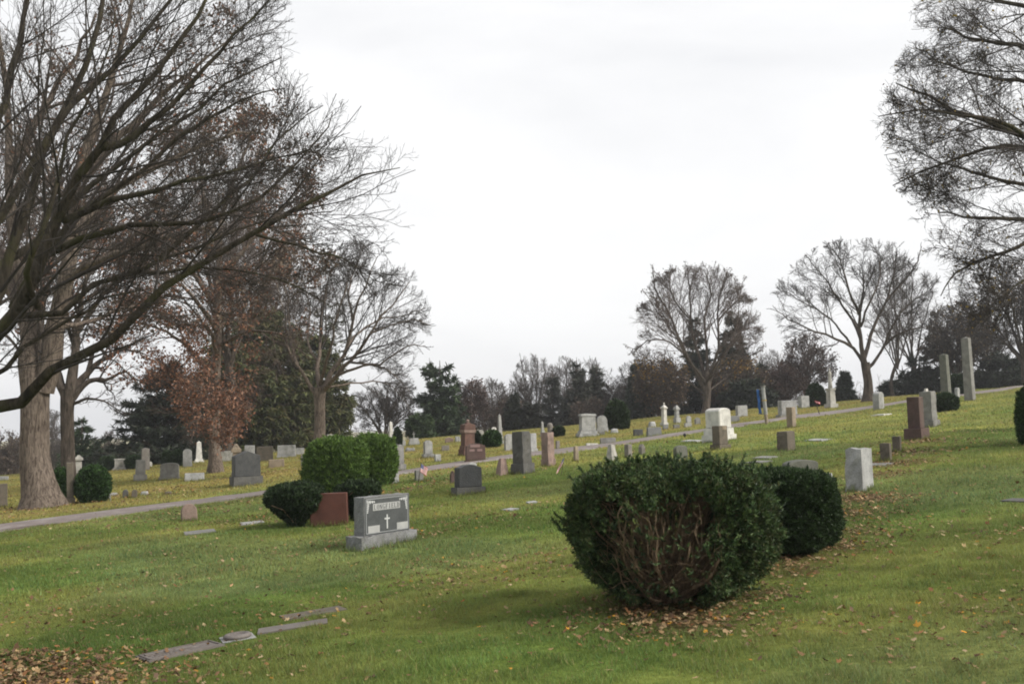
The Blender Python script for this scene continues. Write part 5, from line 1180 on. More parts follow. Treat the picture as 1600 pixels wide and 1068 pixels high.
def crest_tree():
    D = 88; b = place(1100, D); q = lambda *a: [(x, y, D + dd) for x, y, dd in a]
    tp = W3([(1103, 660, D), (1104, 630, D), (1105, 600, D), (1102, 580, D)]); tp[0] = b
    L = [(q((1104, 618, 0), (1070, 592, 1), (1035, 580, 1), (1005, 572, 1)), .16, .02), (q((1105, 612, 0), (1140, 585, 1), (1165, 560, 1), (1192, 545, 1)), .16, .02), (q((1104, 600, 0), (1118, 570, -2), (1140, 540, -3), (1150, 500, -3), (1160, 440, -3)), .18, .02), (q((1103, 598, 0), (1075, 560, -2), (1055, 520, -3), (1035, 500, -3), (1010, 460, -3)), .18, .02),
         (q((1104, 615, 0), (1085, 575, 0), (1065, 535, 0), (1045, 490, 0), (1025, 450, 0), (1020, 425, 0)), .28, .03), (q((1085, 575, 0), (1060, 545, -1), (1030, 530, -2), (1000, 540, -2), (985, 550, -2)), .16, .02), (q((1065, 535, 0), (1050, 510, 2), (1030, 490, 2), (1000, 480, 2)), .14, .02), (q((1103, 600, 0), (1088, 545, 1), (1080, 500, 1), (1078, 460, 1), (1075, 425, 1)), .26, .03),
         (q((1105, 605, 0), (1105, 550, 0), (1100, 500, 0), (1110, 460, 0), (1105, 420, 0)), .25, .03), (q((1106, 605, 0), (1120, 550, 0), (1122, 500, 0), (1125, 460, 0), (1135, 425, 0)), .24, .03), (q((1122, 500, 0), (1140, 480, 1), (1160, 465, 1), (1175, 470, 1)), .14, .02), (q((1106, 600, 0), (1135, 550, -1), (1155, 520, -1), (1175, 510, -1)), .16, .02), (q((1080, 500, 1), (1055, 470, -1), (1045, 440, -1), (1050, 420, -1)), .13, .02)]
    lv = [dict(n=15, t0=.25, ang=(22, 50), lr=(.3, .55), P=7, up=.12, wander=.1, rr=.5, rmin=.024, sides=4), dict(n=10, t0=.2, ang=(25, 55), lr=(.35, .6), P=5, up=.1, wander=.12, rr=.55, rmin=.014), dict(n=8, t0=.15, ang=(25, 58), lr=(.35, .65), P=4, up=.08, wander=.13, rr=.6, rmin=.009)]
    bare_tree('bare_tree', 'tall wide bare tree on the crest behind the massive white monument', b, (tp, [.34, .30, .28, .28]), limbs_px([(p, r*.62, e) for p, r, e in L]), lv, (M_BARK_MID, M_TWIG_B), (P3(1087, 520, D), np.array((5.4, 5.2, 5.6))), 28, [dict(n=4000, size=.11, pal=DULL, spread=.1), dict(n=900, size=.17, pal=GOLD, spread=.2, sel=lambda p: proj(p)[1] > 560)])
crest_tree()
G2 = (M_BARK_MID, M_TWIG_B)
auto_tree('bare_tree', 'hazy bare tree between the white pine and the pale twiggy pair', 765, 118, 590, 90, tr=.25, nl=9, fork=.2, seed=61, rtw=.012)
auto_tree('bare_tree', 'hazy bare tree behind the pair of grey green spruces', 930, 120, 560, 90, tr=.25, nl=9, fork=.2, seed=62, rtw=.012)
auto_tree('bare_tree', 'hazy bare tree rising left of the tall crest tree', 1000, 118, 560, 90, tr=.25, nl=9, fork=.2, seed=63, rtw=.012)
auto_tree('bare_tree', 'hazy bare tree in the gap left of the spreading tree', 1215, 118, 545, 90, tr=.25, nl=9, fork=.2, seed=64, rtw=.012)
# background bare trees: trunk pixel, distance, top row, crown width in pixels
auto_tree('bare_tree', 'small spreading bare tree behind the cream obelisk', 598, 92, 596, 118, tr=.28, nl=9, fork=.18, seed=31, rtw=.012, mats=(M_BARK_MID, M_TWIG))
auto_tree('bare_tree', 'brown twiggy tree right of the dark pine', 735, 98, 590, 62, tr=.25, nl=8, fork=.2, seed=32, rtw=.014, mats=G2, leaves=dict(n=2600, size=.18, pal=[(0.085, 0.062, 0.055), (0.11, 0.078, 0.065)], spread=.2))
auto_tree('bare_tree', 'thin bare tree with open crown behind the round bush', 775, 104, 598, 70, tr=.24, nl=8, fork=.25, seed=33, rtw=.012)
auto_tree('bare_tree', 'fine twigged bare tree, left half of the pale pair over the crest', 838, 110, 553, 84, tr=.3, nl=10, fork=.25, seed=34, rtw=.012)
auto_tree('bare_tree', 'fine twigged bare tree, right half of the pale pair over the crest', 886, 114, 556, 74, tr=.3, nl=9, fork=.25, seed=35, rtw=.012)
auto_tree('bare_tree', 'low brown tree in front of the paired conifers', 925, 98, 622, 70, tr=.22, nl=9, fork=.15, seed=36, rtw=.016, mats=G2, leaves=dict(n=1500, size=.16, pal=DULL, spread=.2))
auto_tree('bare_tree', 'low brown tree behind the grey white obelisk', 800, 96, 622, 60, tr=.2, nl=8, fork=.15, seed=37, rtw=.016, mats=G2, leaves=dict(n=1200, size=.16, pal=DULL, spread=.2))
auto_tree('bare_tree', 'crooked bare tree leaning behind the large round yew', 975, 100, 585, 70, tr=.25, nl=7, fork=.3, seed=38, rtw=.012, mats=(M_BARK_MID, M_TWIG))
auto_tree('autumn_tree', 'small tree with golden brown leaves behind the two columns', 1035, 93, 562, 84, tr=.2, nl=10, fork=.15, seed=39, rtw=.014, mats=G2, leaves=[dict(n=3600, size=.18, pal=DULL, spread=.25), dict(n=450, size=.16, pal=GOLD + RUSSET[1:2], spread=.25)])
auto_tree('autumn_tree', 'brown leaved tree crowding the foot of the tall crest tree', 1150, 95, 560, 110, tr=.22, nl=10, fork=.12, seed=40, rtw=.014, mats=G2, leaves=[dict(n=5000, size=.18, pal=DULL + [(0.06, 0.062, 0.03)], spread=.25), dict(n=500, size=.17, pal=GOLD, spread=.2)])
auto_tree('autumn_tree', 'dark brown leafy tree behind the blue banner post', 1222, 96, 570, 76, tr=.22, nl=9, fork=.15, seed=41, rtw=.014, mats=G2, leaves=dict(n=4500, size=.17, pal=[(0.075, 0.052, 0.044), (0.10, 0.065, 0.052)], spread=.2))
auto_tree('autumn_tree', 'brown crowned tree above the round dark bush by the statue', 1266, 100, 520, 88, tr=.25, nl=9, fork=.35, seed=42, rtw=.013, mats=G2, leaves=dict(n=3200, size=.16, pal=[(0.09, 0.066, 0.057), (0.12, 0.085, 0.07)], spread=.2))
auto_tree('bare_tree', 'upright bare tree right behind the spreading tree', 1400, 92, 380, 92, tr=.24, nl=7, fork=.3, seed=43, rtw=.008, dens=.85, mats=(M_BARK_MID, M_TWIG_G))
auto_tree('bare_tree', 'leaning bare tree between the spreading tree and the shafts', 1438, 96, 405, 110, tr=.3, nl=7, fork=.3, seed=44, rtw=.008, dens=.85, mats=(M_BARK_MID, M_TWIG_G), lean=-.08)
auto_tree('bare_tree', 'dense dark bare tree above the two leaning shafts', 1498, 92, 476, 118, tr=.3, nl=11, fork=.2, seed=45, rtw=.016, mats=(M_BARK_MID, M_TWIG), leaves=dict(n=3500, size=.16, pal=DULL, spread=.2))
auto_tree('bare_tree', 'dark leaning bare tree on the crest at the right edge', 1606, 84, 400, 190, tr=.42, nl=11, fork=.2, seed=46, rtw=.014, mats=(M_BARK_MID, M_TWIG), lean=-.06, leaves=[dict(n=2200, size=.14, pal=DULL, spread=.2), dict(n=500, size=.16, pal=GOLD, spread=.2)])
auto_tree('bare_tree', 'bare tree half out of the picture beyond the right shafts', 1545, 100, 450, 100, tr=.3, nl=9, fork=.25, seed=47, rtw=.012, mats=(M_BARK_MID, M_TWIG))
auto_tree('bare_tree', 'rusty brown bare tree far away at the left edge', 12, 110, 676, 60, tr=.2, nl=9, fork=.15, seed=48, rtw=.018, mats=G2, leaves=dict(n=2500, size=.2, pal=DULL, spread=.2))
auto_tree('bare_tree', 'pale twiggy tree seen between the two left trunks', 78, 120, 640, 70, tr=.2, nl=9, fork=.2, seed=49, rtw=.014)
auto_tree('bare_tree', 'faint bare tree in the gap right of the two left trunks', 168, 125, 670, 60, tr=.2, nl=8, fork=.2, seed=50, rtw=.014)
auto_tree('bare_tree', 'tall bare brown tree filling the gap between the oak and the vase tree', 418, 88, 300, 200, tr=.35, nl=11, fork=.35, seed=51, rtw=.011, mats=G2, leaves=dict(n=3800, size=.16, pal=DULL + RUSSET[:1], spread=.2))
auto_tree('bare_tree', 'tall brown tree behind the thick pale oak trunk', 58, 62, 150, 420, tr=.4, nl=12, fork=.35, seed=52, rtw=.010, mats=G2, leaves=[dict(n=6500, size=.15, pal=DULL + RUSSET[:1], spread=.2, sel=lambda p: proj(p)[1] < 560)])
auto_tree('bare_tree', 'tall grey brown tree whose fine crown spreads behind the near bare limbs', 352, 70, 168, 330, tr=.36, nl=12, fork=.3, seed=53, rtw=.0085, mats=G2, dens=1.15, leaves=dict(n=6000, size=.12, pal=DULL, spread=.2))
# evergreens
GRN = [(0.036, 0.058, 0.028), (0.048, 0.074, 0.034), (0.027, 0.042, 0.021)]
OLV = [(0.068, 0.080, 0.028), (0.090, 0.100, 0.038), (0.046, 0.056, 0.021), (0.094, 0.084, 0.040)]
BLK = [(0.032, 0.042, 0.028), (0.042, 0.052, 0.034), (0.024, 0.032, 0.022)]
conifer('spruce_tree', 'wide dark spruce with layered drooping boughs behind the rose pillar', 262, 74, 555, 215, 61, BLK, nb=230, taper=.75, droop=.32, blade=.34, bw=.045, ragged=.3, nspray=22)
conifer('spruce_tree', 'dense olive evergreen behind the brown weathered block', 400, 80, 455, 215, 62, OLV, nb=380, prof=[(0, .85), (.3, 1), (.6, .8), (.85, .45), (1, .1)], taper=.5, droop=.45, blade=.4, bw=.055, ragged=.15, nspray=24, hang=.8, zb=.10)
conifer('cedar_tree', 'rounded olive green evergreen behind the bare vase shaped tree', 492, 84, 510, 124, 63, OLV, nb=340, droop=.3, blade=.38, bw=.055, ragged=.15, nspray=24, hang=.7, zb=.09, prof=[(0, .8), (.3, 1), (.6, .85), (.85, .5), (1, .1)])
conifer('pine_tree', 'tall loose pine showing through the crown of the vase shaped tree', 512, 92, 440, 110, 64, [(0.055, 0.062, 0.034), (0.07, 0.075, 0.042)], nb=70, droop=.05, uptip=.25, blade=.32, bw=.03, ragged=.4, nspray=14, zb=.3, prof=[(0, .5), (.4, 1), (.75, .75), (1, .2)])
conifer('pine_tree', 'small dark pine seen between the two left trunks and the pale monument', 128, 84, 652, 72, 65, GRN, nb=60, droop=.1, blade=.34, bw=.04, ragged=.4, nspray=20, prof=[(0, 1), (.4, .8), (.8, .35), (1, .08)])
conifer('arborvitae_tree', 'narrow green arborvitae beside the small left pine', 148, 88, 690, 22, 66, GRN, nb=80, droop=-.6, blade=.3, bw=.05, ragged=.1, nspray=14, prof=[(0, .8), (.4, 1), (.8, .5), (1, .05)])
conifer('pine_tree', 'tall dark green white pine in the middle of the treeline', 690, 94, 560, 84, 67, GRN, nb=90, droop=.05, uptip=.2, blade=.42, bw=.05, ragged=.4, nspray=30, zb=.12, tr=.3, prof=[(0, .9), (.25, 1), (.5, .8), (.8, .55), (.93, .35), (1, .12)])
conifer('spruce_tree', 'thin dark spruce tip at the left side of the white pine', 674, 97, 556, 40, 68, BLK, nb=80, droop=.3, blade=.3, bw=.035, ragged=.35, nspray=16)
conifer('arborvitae_tree', 'rounded light green arborvitae under the white pine', 657, 84, 645, 42, 69, [(0.036, 0.060, 0.026), (0.05, 0.078, 0.03)], nb=150, droop=-.5, blade=.26, bw=.05, ragged=.1, nspray=16, prof=[(0, .95), (.4, 1), (.75, .65), (1, .08)])
conifer('arborvitae_tree', 'dull green columnar evergreen behind the grey white obelisk', 803, 92, 612, 26, 70, [(0.032, 0.038, 0.026), (0.042, 0.048, 0.032)], nb=110, droop=-.5, blade=.28, bw=.05, ragged=.15, nspray=16, prof=[(0, .9), (.5, 1), (.85, .6), (1, .08)])
conifer('arborvitae_tree', 'grey green columnar evergreen left of the drum monument', 832, 92, 625, 30, 71, [(0.042, 0.044, 0.034), (0.052, 0.053, 0.04)], nb=110, droop=-.5, blade=.28, bw=.05, ragged=.15, nspray=16, prof=[(0, .9), (.5, 1), (.85, .6), (1, .08)])
HAZ = [(0.046, 0.050, 0.038), (0.056, 0.060, 0.045), (0.036, 0.040, 0.030)]
conifer('spruce_tree', 'grey green spruce, left of the pair behind the large pale monument', 905, 104, 555, 84, 72, HAZ, nb=150, droop=.3, blade=.4, bw=.05, ragged=.3, nspray=18)
conifer('spruce_tree', 'grey green spruce, right of the pair behind the large pale monument', 936, 106, 566, 78, 73, HAZ, nb=150, droop=.3, blade=.4, bw=.05, ragged=.3, nspray=18)
conifer('spruce_tree', 'slim grey spruce behind the fine twigged pair of trees', 866, 108, 572, 60, 74, HAZ, nb=110, droop=.3, blade=.36, bw=.045, ragged=.3, nspray=16)
conifer('spruce_tree', 'dark spruce just right of the large round yew', 1000, 96, 560, 70, 75, BLK, nb=150, droop=.35, blade=.4, bw=.05, ragged=.35, nspray=18)
conifer('spruce_tree', 'dark spruce inside the tall crest tree, left of its trunk', 1092, 98, 480, 84, 76, BLK, nb=190, droop=.35, blade=.4, bw=.045, ragged=.35, nspray=16)
conifer('spruce_tree', 'dark layered spruce at the right side of the tall crest tree', 1150, 98, 474, 104, 77, BLK, nb=210, droop=.4, blade=.4, bw=.045, ragged=.35, nspray=18)
conifer('spruce_tree', 'broad dark evergreen behind the pale square stone and banner', 1170, 90, 590, 90, 78, BLK, nb=170, droop=.3, blade=.4, bw=.06, ragged=.3, nspray=20, prof=[(0, 1), (.5, .9), (.85, .5), (1, .1)])
conifer('spruce_tree', 'small dark spruce standing just right of the statue monument', 1322, 88, 578, 40, 79, BLK, nb=130, droop=.3, blade=.3, bw=.045, ragged=.25, nspray=18)
conifer('pine_tree', 'ragged dark pine to the left of the two leaning shafts', 1440, 94, 545, 70, 80, BLK, nb=70, droop=.1, blade=.4, bw=.045, ragged=.45, nspray=18, prof=[(0, .9), (.4, 1), (.8, .6), (1, .15)])
conifer('pine_tree', 'dark pine directly behind the mottled leaning shaft', 1478, 98, 520, 90, 81, BLK, nb=100, droop=.1, blade=.42, bw=.05, ragged=.4, nspray=20, prof=[(0, 1), (.4, 1), (.8, .6), (1, .15)])
conifer('spruce_tree', 'low dark evergreen on the crest right of the tallest shaft', 1570, 92, 545, 110, 82, BLK, nb=130, droop=.2, blade=.42, bw=.055, ragged=.35, nspray=20, prof=[(0, 1), (.5, .9), (.85, .5), (1, .1)])
conifer('spruce_tree', 'dark evergreen under the spreading tree behind the pale stone', 1400, 98, 585, 60, 83, BLK, nb=110, droop=.2, blade=.4, bw=.05, ragged=.35, nspray=18, prof=[(0, 1), (.5, .85), (.85, .5), (1, .1)])
# far brush along the crest: reads as one mass
def far_brush():
    g = np.random.default_rng(90); n = 900; px = -60 + 1720 * g.random(n); d = 118 + 22 * g.random(n)
    x = (px - CX) / FPX * d; b = np.stack([x, d, H(x, d)], 1); P_ = 5; t = np.linspace(0, 1, P_)[None, :, None]
    hgt = (3.2 + 2.6 * g.random(n))[:, None, None]; dr = np.stack([.5 * g.standard_normal(n), .3 * g.standard_normal(n), np.ones(n)], 1)[:, None]
    pts = b[:, None] + dr * hgt * t + .12 * g.standard_normal((n, P_, 3)) * t; rad = np.full((n, P_), .04) * (1 - .6 * t[..., 0])
    c1, r1 = sprout(g, pts, rad, 7, .15, 1, (25, 55), (.3, .6), 5, .15, .15, .6, .02); c2, r2 = sprout(g, c1, r1, 5, .15, 1, (25, 60), (.35, .7), 4, .1, .18, .7, .016)
    V, F = cat([tubes(pts, rad, 3), tubes(c1, r1, 3), tubes(c2, r2, 3)])
    tag(mk('far_thicket', V, [F], plain('far grey brown brush', (0.085, 0.07, 0.062), 1.0, var=.2, scale=.2)), 'grey brown leafless thicket along the far side of the crest', 'thicket', kind='stuff')
far_brush()
conifer('spruce_tree', 'pointed dark spruce between the golden tree and the tall crest tree', 1050, 100, 560, 60, 84, BLK, nb=150, droop=.35, blade=.4, bw=.045, ragged=.35, nspray=18)
conifer('spruce_tree', 'pointed dark spruce behind the blue banner post', 1196, 100, 560, 60, 85, BLK, nb=150, droop=.35, blade=.4, bw=.045, ragged=.35, nspray=18)

# ------------------------------------------------------------------ damp November air
def haze(dens):
    x0, x1, y0, y1, z0, z1 = -1300, 1300, -90, 1700, float(gz_min()) - 1, 32
    V = [(x, y, z) for z in (z0, z1) for x, y in ((x0, y0), (x1, y0), (x1, y1), (x0, y1))]
    m = bpy.data.materials.new('haze'); m.use_nodes = True; nt = m.node_tree; nt.nodes.clear()
    o = nt.nodes.new('ShaderNodeOutputMaterial'); v = nt.nodes.new('ShaderNodeVolumePrincipled'); v.inputs['Color'].default_value = (0.93, 0.95, 1.0, 1); v.inputs['Density'].default_value = dens; v.inputs['Anisotropy'].default_value = 0.3
    nt.links.new(v.outputs[0], o.inputs['Volume'])
    tag(mk('haze', V, [[(3, 2, 1, 0), (4, 5, 6, 7), (0, 1, 5, 4), (1, 2, 6, 5), (2, 3, 7, 6), (3, 0, 4, 7)]], m), 'thin pale haze hanging in the air over the whole cemetery', 'haze', kind='stuff')
def gz_min():
    X, Y = np.meshgrid(np.linspace(-1200, 1200, 200), np.linspace(-60, 1600, 200)); return H(X, Y).min()
haze(0.0005)
# ------------------------------------------------------------------ ground sheet
def spaced(segs):
    out = []
    for a, b, s in segs: out += list(np.arange(a, b, s))
    return out
ys = np.array(spaced([(-60, -4, 6), (-4, 0, 1), (0, 40, 0.4), (40, 95, 0.9), (95, 200, 6), (200, 1600, 70)]) + [1600.0])
xh = spaced([(0, 16, 0.4), (16, 60, 1.0), (60, 160, 8), (160, 1200, 65)]) + [1200.0]
xs_ = np.array([-v for v in xh[:0:-1]] + xh)
gx, gy = np.meshgrid(xs_, ys); gz = H(gx, gy)
V = np.stack([gx.ravel(), gy.ravel(), gz.ravel()], 1)
nx, ny = len(xs_), len(ys)
ii = (np.arange(ny - 1)[:, None] * nx + np.arange(nx - 1)[None]).ravel()
Fq = np.stack([ii, ii + 1, ii + 1 + nx, ii + nx], 1)
m, nt, b, out = new_mat('lawn ground')
a = nt.nodes.new('ShaderNodeAttribute'); a.attribute_name = 'Col'
v = nt.nodes.new('ShaderNodeTexCoord').outputs['Object']
n1 = noise(nt, 14, 6, 0.75, v); r1 = ramp(nt, [(0.3, (0.46, 0.47, 0.45)), (0.7, (1.18, 1.14, 1.08))]); nt.links.new(n1.outputs[0], r1.inputs[0])
n2 = noise(nt, 0.9, 5, 0.6, v); r2 = ramp(nt, [(0.3, (0.85, 0.88, 0.85)), (0.7, (1.12, 1.08, 1.0))]); nt.links.new(n2.outputs[0], r2.inputs[0])
c = mixc(nt, a.outputs[0], r1.outputs[0], 1.0, 'MULTIPLY'); c = mixc(nt, c, r2.outputs[0], 1.0, 'MULTIPLY')
n3 = noise(nt, 5.0, 8, 0.8, v); r3 = ramp(nt, [(0.60, (0, 0, 0)), (0.70, (1, 1, 1))]); nt.links.new(n3.outputs[0], r3.inputs[0])
mm = nt.nodes.new('ShaderNodeMath'); mm.operation = 'MULTIPLY'; mm.inputs[1].default_value = 0.45; nt.links.new(r3.outputs[0], mm.inputs[0])
c = mixc(nt, c, (0.13, 0.085, 0.045), mm.outputs[0])
nt.links.new(c, b.inputs['Base Color']); b.inputs['Roughness'].default_value = 1.0; b.inputs['Specular IOR Level'].default_value = 0.05
bump(nt, b, n1.outputs[0], 1.0, 0.06)
def mulch(x, y):
    c = lawn_col(x, y); k = np.zeros(len(x))
    for (cx, cy, r, s_) in LITTER: k = np.maximum(k, s_ * np.exp(-((x - cx) ** 2 + (y - cy) ** 2) / (r * 1.1) ** 2))
    k = np.clip((k - .35) * 1.8, 0, .9)[:, None]; return c * (1 - k) + np.array((0.085, 0.058, 0.036)) * k
tag(mk('ground', V, [Fq], m, smooth=True, col=mulch(gx.ravel(), gy.ravel())), kind='structure')

# ------------------------------------------------------------------ road
n = len(ROADL); tang = np.gradient(ROADL, axis=0); tang /= np.linalg.norm(tang, axis=1)[:, None]; nor = np.stack([-tang[:, 1], tang[:, 0]], 1)
offs = np.linspace(-1, 1, 7); VV = []
for k, o_ in enumerate(offs):
    w = ROADW / 2 * o_ + (0.10 * np.sin(np.arange(n) * 1.9 + k) + 0.13 * rng.standard_normal(n) if abs(o_) == 1 else 0)
    q = ROADL + nor * np.reshape(w * np.ones(n), (n, 1))
    zz = H(q[:, 0], q[:, 1]) + (0.045 if abs(o_) < 1 else 0.0)
    VV.append(np.column_stack([q, zz]))
V = np.stack(VV, 1).reshape(-1, 3)
ii = (np.arange(n - 1)[:, None] * 7 + np.arange(6)[None]).ravel()
m, nt, b, out = new_mat('worn asphalt')
v = nt.nodes.new('ShaderNodeTexCoord').outputs['Object']
n1 = noise(nt, 1.1, 8, 0.75, v); r1 = ramp(nt, [(0.38, (0.13, 0.122, 0.113)), (0.5, (0.17, 0.14, 0.132)), (0.7, (0.255, 0.242, 0.23))]); nt.links.new(n1.outputs[0], r1.inputs[0])
n2 = noise(nt, 40, 4, 0.7, v); r2 = ramp(nt, [(0.3, (0.75,) * 3), (0.7, (1.15,) * 3)]); nt.links.new(n2.outputs[0], r2.inputs[0])
nt.links.new(mixc(nt, r1.outputs[0], r2.outputs[0], 1.0, 'MULTIPLY'), b.inputs['Base Color']); b.inputs['Roughness'].default_value = 0.9
bump(nt, b, n2.outputs[0], 0.4, 0.01)
tag(mk('road', V, [np.stack([ii, ii + 7, ii + 8, ii + 1], 1)], m), kind='structure')

# ------------------------------------------------------------------ grass blades
def in_marker(x, y):
    out = np.zeros(len(x), bool)
    for (cx, cy, ax, ay, hw, hd) in BARE:
        dx, dy = x - cx, y - cy; u = dx * ax + dy * ay; w = -dx * ay + dy * ax
        out |= (np.abs(u) < hw) & (np.abs(w) < hd)
    return out
def litter_mask(x, y):
    k = np.zeros(len(x))
    for (cx, cy, r, s) in LITTER: k = np.maximum(k, s * np.exp(-((x - cx) ** 2 + (y - cy) ** 2) / r ** 2))
    return k
def wedge_points(n, y0, y1):
    y = np.sqrt(rng.random(n) * (y1 ** 2 - y0 ** 2) + y0 ** 2); x = (rng.random(n) * 2 - 1) * (0.60 * y + 2.6)
    return x, y
def grass(n, y0, y1, h0, h1, w):
    x, y = wedge_points(n, y0, y1)
    keep = ~in_marker(x, y) & (road_dist(x, y)[0] > ROADW / 2 - 0.05) & (rng.random(n) > litter_mask(x, y))
    # tufts: pull points together slightly
    x, y = x[keep], y[keep]; n = len(x)
    z = H(x, y) - 0.006
    hgt = (h0 + (h1 - h0) * rng.random(n)) * (0.7 + 0.6 * sn(x, y, 2.7, 5.0)) * (0.5 + 1.0 * sn(x, y, 11.0, 1.0) * (0.5 + sn(x, y, 27.0, 6.0)))
    az = rng.random(n) * 2 * PI; lean = 0.2 + 0.75 * rng.random(n); la = rng.random(n) * 2 * PI
    ww = w * (0.6 + 0.8 * rng.random(n))
    bx, by = np.cos(az) * ww / 2, np.sin(az) * ww / 2
    base = np.stack([x, y, z], 1); side = np.stack([bx, by, 0 * bx], 1)
    tip = base + np.stack([np.cos(la) * hgt * lean, np.sin(la) * hgt * lean, hgt], 1)
    V = np.stack([base - side, base + side, tip], 1).reshape(-1, 3)
    c = lawn_col(x, y) * (0.7 + 0.6 * rng.random(n))[:, None]
    dry = rng.random(n) < 0.07; c[dry] = np.array((0.26, 0.21, 0.09)) * (0.6 + 0.6 * rng.random(dry.sum()))[:, None]
    blu = rng.random(n) < 0.18; c[blu] = c[blu] * np.array((0.8, 1.0, 1.3))
    return V, np.repeat(c, 3, 0)
def tufts():
    """uncut grass left by the mower round the foot of each stone and along the flush markers"""
    X, Y = [], []
    for (cx, cy, w, t, rz) in FEET:
        n = int((w + t) * 2 * (260 if cy < 25 else 110 if cy < 45 else 45)); u = (rng.random(n) - .5) * 2; sd_ = rng.random(n) < w / (w + t); off = 0.02 + 0.05 * rng.random(n) ** 2
        s_ = np.where(rng.random(n) < .5, -1, 1); lx = np.where(sd_, u * w / 2, s_ * (w / 2 + off)); ly = np.where(sd_, s_ * (t / 2 + off), u * t / 2)
        X.append(cx + lx * math.cos(rz) - ly * math.sin(rz)); Y.append(cy + lx * math.sin(rz) + ly * math.cos(rz))
    x, y = np.concatenate(X), np.concatenate(Y); n = len(x); k = np.clip(y / 18, .7, 4)
    hgt = (.05 + .10 * rng.random(n) ** 2); az = rng.random(n) * 6.3; la = rng.random(n) * 6.3; ww = .0045 * k
    base = np.stack([x, y, H(x, y) - .01], 1); side = np.stack([np.cos(az) * ww, np.sin(az) * ww, 0 * az], 1)
    tip = base + np.stack([np.cos(la) * hgt * .45, np.sin(la) * hgt * .45, hgt], 1)
    c = lawn_col(x, y) * (.6 + .55 * rng.random(n))[:, None]; return np.stack([base - side, base + side, tip], 1).reshape(-1, 3), np.repeat(c, 3, 0)
def build_grass():
    parts = [tufts(), grass(720000, 3.4, 12, 0.022, 0.045, 0.005), grass(400000, 12, 28, 0.025, 0.055, 0.012), grass(310000, 28, 84, 0.03, 0.07, 0.035)]
    V = np.concatenate([p[0] for p in parts]); c = np.concatenate([p[1] for p in parts])
    tag(mk('grass', V, [np.arange(len(V)).reshape(-1, 3)], M_GRASS, col=c), 'mown green lawn with yellowish patches', 'grass', kind='stuff')

# ------------------------------------------------------------------ fallen leaves
LEAFSH = np.array([(0, -0.5), (0.2, -0.2), (0.48, -0.1), (0.26, 0.12), (0.3, 0.42), (0.0, 0.55), (-0.3, 0.42), (-0.26, 0.12), (-0.48, -0.1), (-0.2, -0.2)])
PAL = np.array([(0.26, 0.17, 0.085), (0.32, 0.225, 0.12), (0.18, 0.105, 0.055), (0.10, 0.058, 0.034), (0.38, 0.29, 0.17), (0.22, 0.105, 0.045), (0.42, 0.22, 0.035), (0.14, 0.09, 0.06)])
PALW = np.array([0.22, 0.16, 0.2, 0.14, 0.08, 0.10, 0.03, 0.07])
def leaves_mesh(x, y, size, lift, pal=None, tilt=0.5):
    n = len(x); pal = PAL if pal is None else pal
    k = len(LEAFSH); s = size * (0.55 + 0.75 * rng.random(n)); a = rng.random(n) * 2 * PI
    curl = 0.3 + 1.1 * rng.random(n)
    lx = LEAFSH[None, :, 0] * s[:, None] * (0.6 + 0.5 * rng.random((n, 1))); ly = LEAFSH[None, :, 1] * s[:, None]
    lx = lx + (rng.random((n, k)) - 0.5) * s[:, None] * 0.12
    lz = curl[:, None] * (lx ** 2 + 0.5 * ly ** 2) / s[:, None] * np.sign(rng.random((n, 1)) - 0.3) * 1.6
    tx = tilt * rng.standard_normal(n) * 0.6; ty = tilt * rng.standard_normal(n) * 0.6
    lz = lz + lx * tx[:, None] + ly * ty[:, None]
    lz = lz - lz.min(axis=1, keepdims=True)
    wx = x[:, None] + lx * np.cos(a)[:, None] - ly * np.sin(a)[:, None]; wy = y[:, None] + lx * np.sin(a)[:, None] + ly * np.cos(a)[:, None]
    wz = H(x, y)[:, None] + lift[:, None] + lz
    V = np.stack([wx, wy, wz], 2)
    cen = V.mean(axis=1, keepdims=True); V = np.concatenate([V, cen], 1)        # centre vertex
    base = np.arange(n)[:, None, None] * (k + 1)
    tri = np.array([(k, i, (i + 1) % k) for i in range(k)])[None] + base
    c = pal[rng.choice(len(PAL), n, p=PALW)] * (0.5 + 0.7 * rng.random(n))[:, None]
    return V.reshape(-1, 3), tri.reshape(-1, 3), np.repeat(c, k + 1, 0)
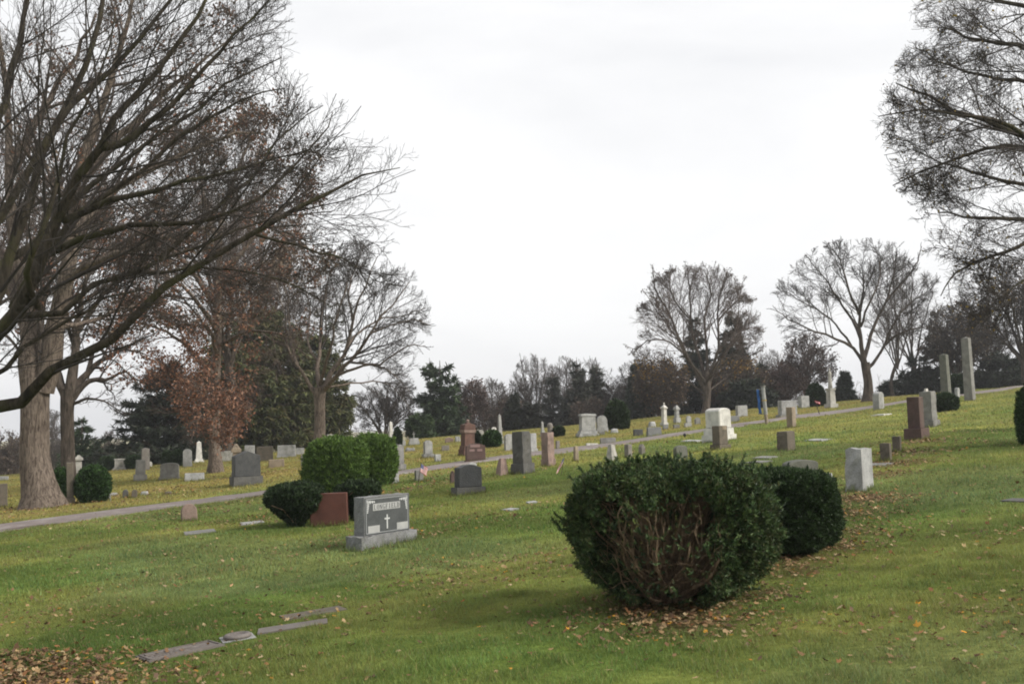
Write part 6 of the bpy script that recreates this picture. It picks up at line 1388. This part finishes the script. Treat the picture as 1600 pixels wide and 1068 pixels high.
def build_leaves():
    Vs, Ts, Cs = [], [], []; off = 0
    def addl(v, t, c):
        nonlocal off
        Vs.append(v); Ts.append(t + off); Cs.append(c); off += len(v)
    # scattered over the lawn, clumping in the hollows
    for n, y0, y1, size in ((17000, 4, 13, 0.043), (33000, 13, 32, 0.050), (14500, 32, 80, 0.085)):
        x, y = wedge_points(n, y0, y1)
        t = x * 0.88 - y * 0.47
        p = 0.05 + 0.16 * np.clip((-x + .5) / 3, 0, 1) + 0.9 * np.clip((sn(x, y, 1.1, 9.0) - 0.5) * 3, 0, 1) * np.clip((sn(x, y, 0.33, 2.0) - 0.35) * 3, 0, 1) + 0.25 * np.clip(np.sin(t * 1.35 + 2.6), 0, 1) * sn(x, y, 0.6, 1.0)
        keep = (rng.random(n) < p) & ((road_dist(x, y)[0] > ROADW / 2) | (rng.random(n) < 0.15)) & ~in_marker(x, y)
        x, y = x[keep], y[keep]; addl(*leaves_mesh(x, y, size * .9, np.full(len(x), 0.010)))
    for (cx, cy, r, s) in LITTER:
        n = int((1000 if cx > 3.2 and cy < 30 else 520) * r * r * s * 2.2 * (1 if cy < 20 else .35)) + 12
        x = cx + r * 0.75 * rng.standard_normal(n); y = cy + r * 0.75 * rng.standard_normal(n)
        addl(*leaves_mesh(x, y, 0.037 if cy < 20 else 0.065, 0.004 + 0.018 * rng.random(n)))
    # deep drift in the lower left corner
    n = 1900; q = np.array([at(px, py)[:2] for px, py in zip(rng.triangular(-90, -60, 330, n), 1095 - 75 * rng.random(n) ** 1.3)])
    z_ = H(q[:, 0], q[:, 1]); qx, qy = proj(np.column_stack([q, z_])); kk = (rng.random(n) < np.where(qx < 120, 1.0, np.where(qx < 195, .6, .22))) & ((qx < 195) | (qy > 1043)); q = q[kk]
    addl(*leaves_mesh(q[:, 0], q[:, 1], 0.042, 0.012 + 0.03 * rng.random(len(q)), tilt=0.5))
    for (px, py, c, s) in ((723, 943, (0.55, 0.03, 0.03), 0.06), (790, 897, (0.62, 0.33, 0.02), 0.09), (1297, 964, (0.60, 0.36, 0.03), 0.10), (1435, 947, (0.55, 0.25, 0.02), 0.08), (1506, 992, (0.60, 0.26, 0.02), 0.10), (952, 1052, (0.5, 0.36, 0.2), 0.09), (1173, 1036, (0.45, 0.17, 0.03), 0.08), (662, 949, (0.55, 0.33, 0.04), 0.07), (362, 918, (0.5, 0.3, 0.16), 0.09)):
        p = at(px, py); v, t, _ = leaves_mesh(np.array([p[0]]), np.array([p[1]]), s * .62, np.array([0.02])); addl(v, t, np.tile(np.array(c), (len(v), 1)))
    tag(mk('fallen_leaves', np.concatenate(Vs), [np.concatenate(Ts)], M_LITTER, col=np.concatenate(Cs)), 'dry brown and yellow leaves strewn over the grass', 'fallen leaves', kind='stuff')
build_grass()
build_leaves()
